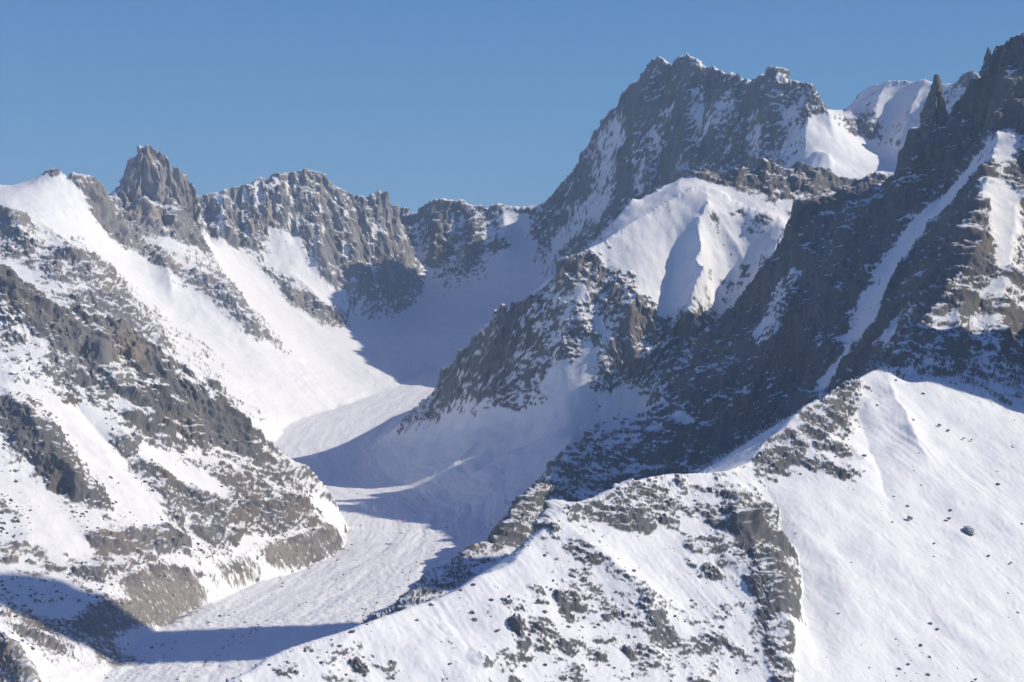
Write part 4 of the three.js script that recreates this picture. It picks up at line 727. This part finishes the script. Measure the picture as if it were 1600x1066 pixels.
// ---- loose stones too many to count: on the near spur, the left slopes and the glacier ------------------------------------
{
  const rnd = makeRandom(2024), m4 = new THREE.Matrix4(), qt = new THREE.Quaternion(), eu = new THREE.Euler(), p3 = new THREE.Vector3(), s3 = new THREE.Vector3(), tone = new THREE.Color();
  const g = new THREE.IcosahedronGeometry(0.5, 2), gp = g.attributes.position;
  for (let i = 0; i < gp.count; i++) { const x = gp.getX(i), y = gp.getY(i), z = gp.getZ(i), s = 1 + 0.55 * facets(x * 2.4 + 3, y * 2.4, z * 2.4 + 8); gp.setXYZ(i, x * s, y * s * 0.75, z * s); }
  g.computeVertexNormals();
  const grit = new THREE.MeshStandardMaterial({ color: new THREE.Color().setRGB(0.15, 0.145, 0.145), roughness: 0.95 }); grit.name = 'loose_stone';
  const scatter = (letter, many, least, most, keep, label) => {
    const id = OWNERS.indexOf(letter) + 1, spots = [];
    for (let tries = 0; tries < many * 400 && spots.length < many; tries++) {
      const c = Math.floor(rnd() * NC), k = Math.floor(rnd() * NV), v = c * NV + k;
      if (place[v] !== id || rocky[v] > 0.5 || Math.abs(bearings[c]) > 0.3) continue;
      const x = pos[v * 3], y = pos[v * 3 + 1], z = pos[v * 3 + 2];
      if (rnd() > keep(x, y, z, v)) continue;
      spots.push([x, y, z]);
    }
    const im = new THREE.InstancedMesh(g, grit, spots.length);
    spots.forEach(([x, y, z], i) => {
      const s = least + (most - least) * Math.pow(rnd(), 3.2);
      im.setMatrixAt(i, m4.compose(p3.set(x, y + s * 0.08, z), qt.setFromEuler(eu.set(rnd() * 0.6, rnd() * 6.28, rnd() * 0.6)), s3.set(s * (0.8 + 0.7 * rnd()), s * (0.6 + 0.5 * rnd()), s * (0.8 + 0.7 * rnd()))));
      im.setColorAt(i, tone.setScalar(0.75 + 0.6 * rnd()));
    });
    im.name = 'scattered_stones'; im.castShadow = im.receiveShadow = true;
    im.userData = { label, category: 'stones', kind: 'stuff' };
    im.name += scatter.n ? '_00' + scatter.n : ''; scatter.n = (scatter.n || 0) + 1; scene.add(im);
  };
  const near = (x, y, z, v) => Math.max(0.02, smooth(-0.30, 0.12, bias[v] + 0.42 * outcrop(x, y, z)));
  scatter('J', 3000, 1.2, 6, (x, y, z, v) => 0.02 + Math.pow(near(x, y, z, v), 1.5), 'loose dark stones peppering the nearest snow spur');
  scatter('A', 1100, 2.2, 8, (x, y, z, v) => Math.pow(near(x, y, z, v), 2.2) * smooth(-0.15, 0.35, noise(x / 120, y / 120, z / 120) + 0.15), 'loose stones peppering the snow of the near left slopes');
  scatter('G', 550, 1.6, 5.5, (x, y, z, v) => (z < -5600 ? 0 : smooth(-0.55, 0.1, bias[v]) + 0.02), 'rubble strewn over the lower glacier');
}

// ---- needles of rock on the dark crest, boulders on the nearest snow -----------------------------------------------------
const stone = ground.clone(); stone.name = 'weathered_rock';
function crag(radius, height, seed, taper) {                    // an angular block or, with taper, a leaning needle standing on y = 0
  const g = taper ? new THREE.CylinderGeometry(radius * 0.09, radius, height, 56, 110) : new THREE.IcosahedronGeometry(radius, 12);
  if (taper) g.translate(0, height / 2, 0);
  const p = g.attributes.position, c = new Float32Array(p.count * 3), L = taper ? radius * 0.6 : radius * 0.8;
  for (let i = 0; i < p.count; i++) {
    let x = p.getX(i), y = p.getY(i), z = p.getZ(i);
    const sy = taper ? 0.3 : 1, f = facets(x / L + seed, (y * sy) / L + seed * 3, z / L) + 0.45 * facets((x * 2.6) / L, (y * sy * 2.2) / L + seed, (z * 2.6) / L) + (taper ? 0.3 * facets((x * 6) / L, (y * sy * 6) / L, (z * 6) / L + seed) : 0), s = 1 + (taper ? 0.62 : 0.42) * f;
    x *= s; z *= s * (taper ? 1 : 0.85);
    if (taper) { y *= 1 + 0.015 * f; x += 0.06 * y * Math.sin(seed * 9); } else y *= s * 0.72;
    p.setXYZ(i, x, y, z);
  }
  g.computeVertexNormals();
  const n = g.attributes.normal;
  for (let i = 0; i < p.count; i++) {
    const x = p.getX(i), y = p.getY(i), z = p.getZ(i), t = clamp(1 + 0.5 * noise((x * 3) / radius + seed, (y * 1.2) / radius, (z * 3) / radius), 0.5, 1.5), w = smooth(0.62, 0.8, n.getY(i) + 0.25 * noise((x * 4) / radius, (y * 4) / radius, (z * 4) / radius + seed));
    c[i * 3] = 0.115 * t + (0.86 - 0.115 * t) * w; c[i * 3 + 1] = 0.112 * t + (0.865 - 0.112 * t) * w; c[i * 3 + 2] = 0.112 * t + (0.87 - 0.112 * t) * w;
  }
  g.setAttribute('color', new THREE.BufferAttribute(c, 3));
  return g;
}
NEEDLES.forEach(([x, y, z, height, radius], i) => {
  const m = new THREE.Mesh(crag(radius, height, 1.7 + i * 2.3, true), stone);
  m.name = 'rock_needle'; m.position.set(x, y - height, z); m.castShadow = m.receiveShadow = true; massif.I.add(m);
});
{
  const shapes = [0, 1, 2, 3, 4].map((i) => crag(0.5, 1, 5.1 + i * 3.7, false)), rnd = makeRandom(99);
  const put = ([x, y, z, size], label, group) => {
    const m = new THREE.Mesh(shapes[Math.floor(rnd() * 5)], stone);
    const th = Math.atan2(x, -z), ground_y = sample(relief, th, Math.log(Math.hypot(x, z)));
    m.name = 'boulder' + (put.n ? '_' + String(put.n).padStart(3, '0') : ''); put.n = (put.n || 0) + 1;
    m.position.set(x, Math.max(y, ground_y) + size * 0.12, z); m.rotation.set(rnd() * 0.4, rnd() * 6.28, rnd() * 0.4); m.scale.set(size * (0.9 + 0.4 * rnd()), size * (0.75 + 0.3 * rnd()), size * (0.8 + 0.4 * rnd()));
    m.castShadow = m.receiveShadow = true; scene.add(m);
    m.userData = group ? { label, category: 'boulder', group } : { label, category: 'boulder' };
  };
  const big = BOULDERS.reduce((a, b) => (b[3] > a[3] ? b : a));
  for (const b of BOULDERS) if (b === big) put(b, 'largest dark boulder on the clean snow slope at the right'); else put(b, 'small dark boulder half buried in the clean snow slope at the right', 'boulders on the right-hand snow slope');
  for (const b of LONE) put(b, 'lone rounded boulder on bright snow left of the rocky rib');
}


renderer.render(scene, camera);
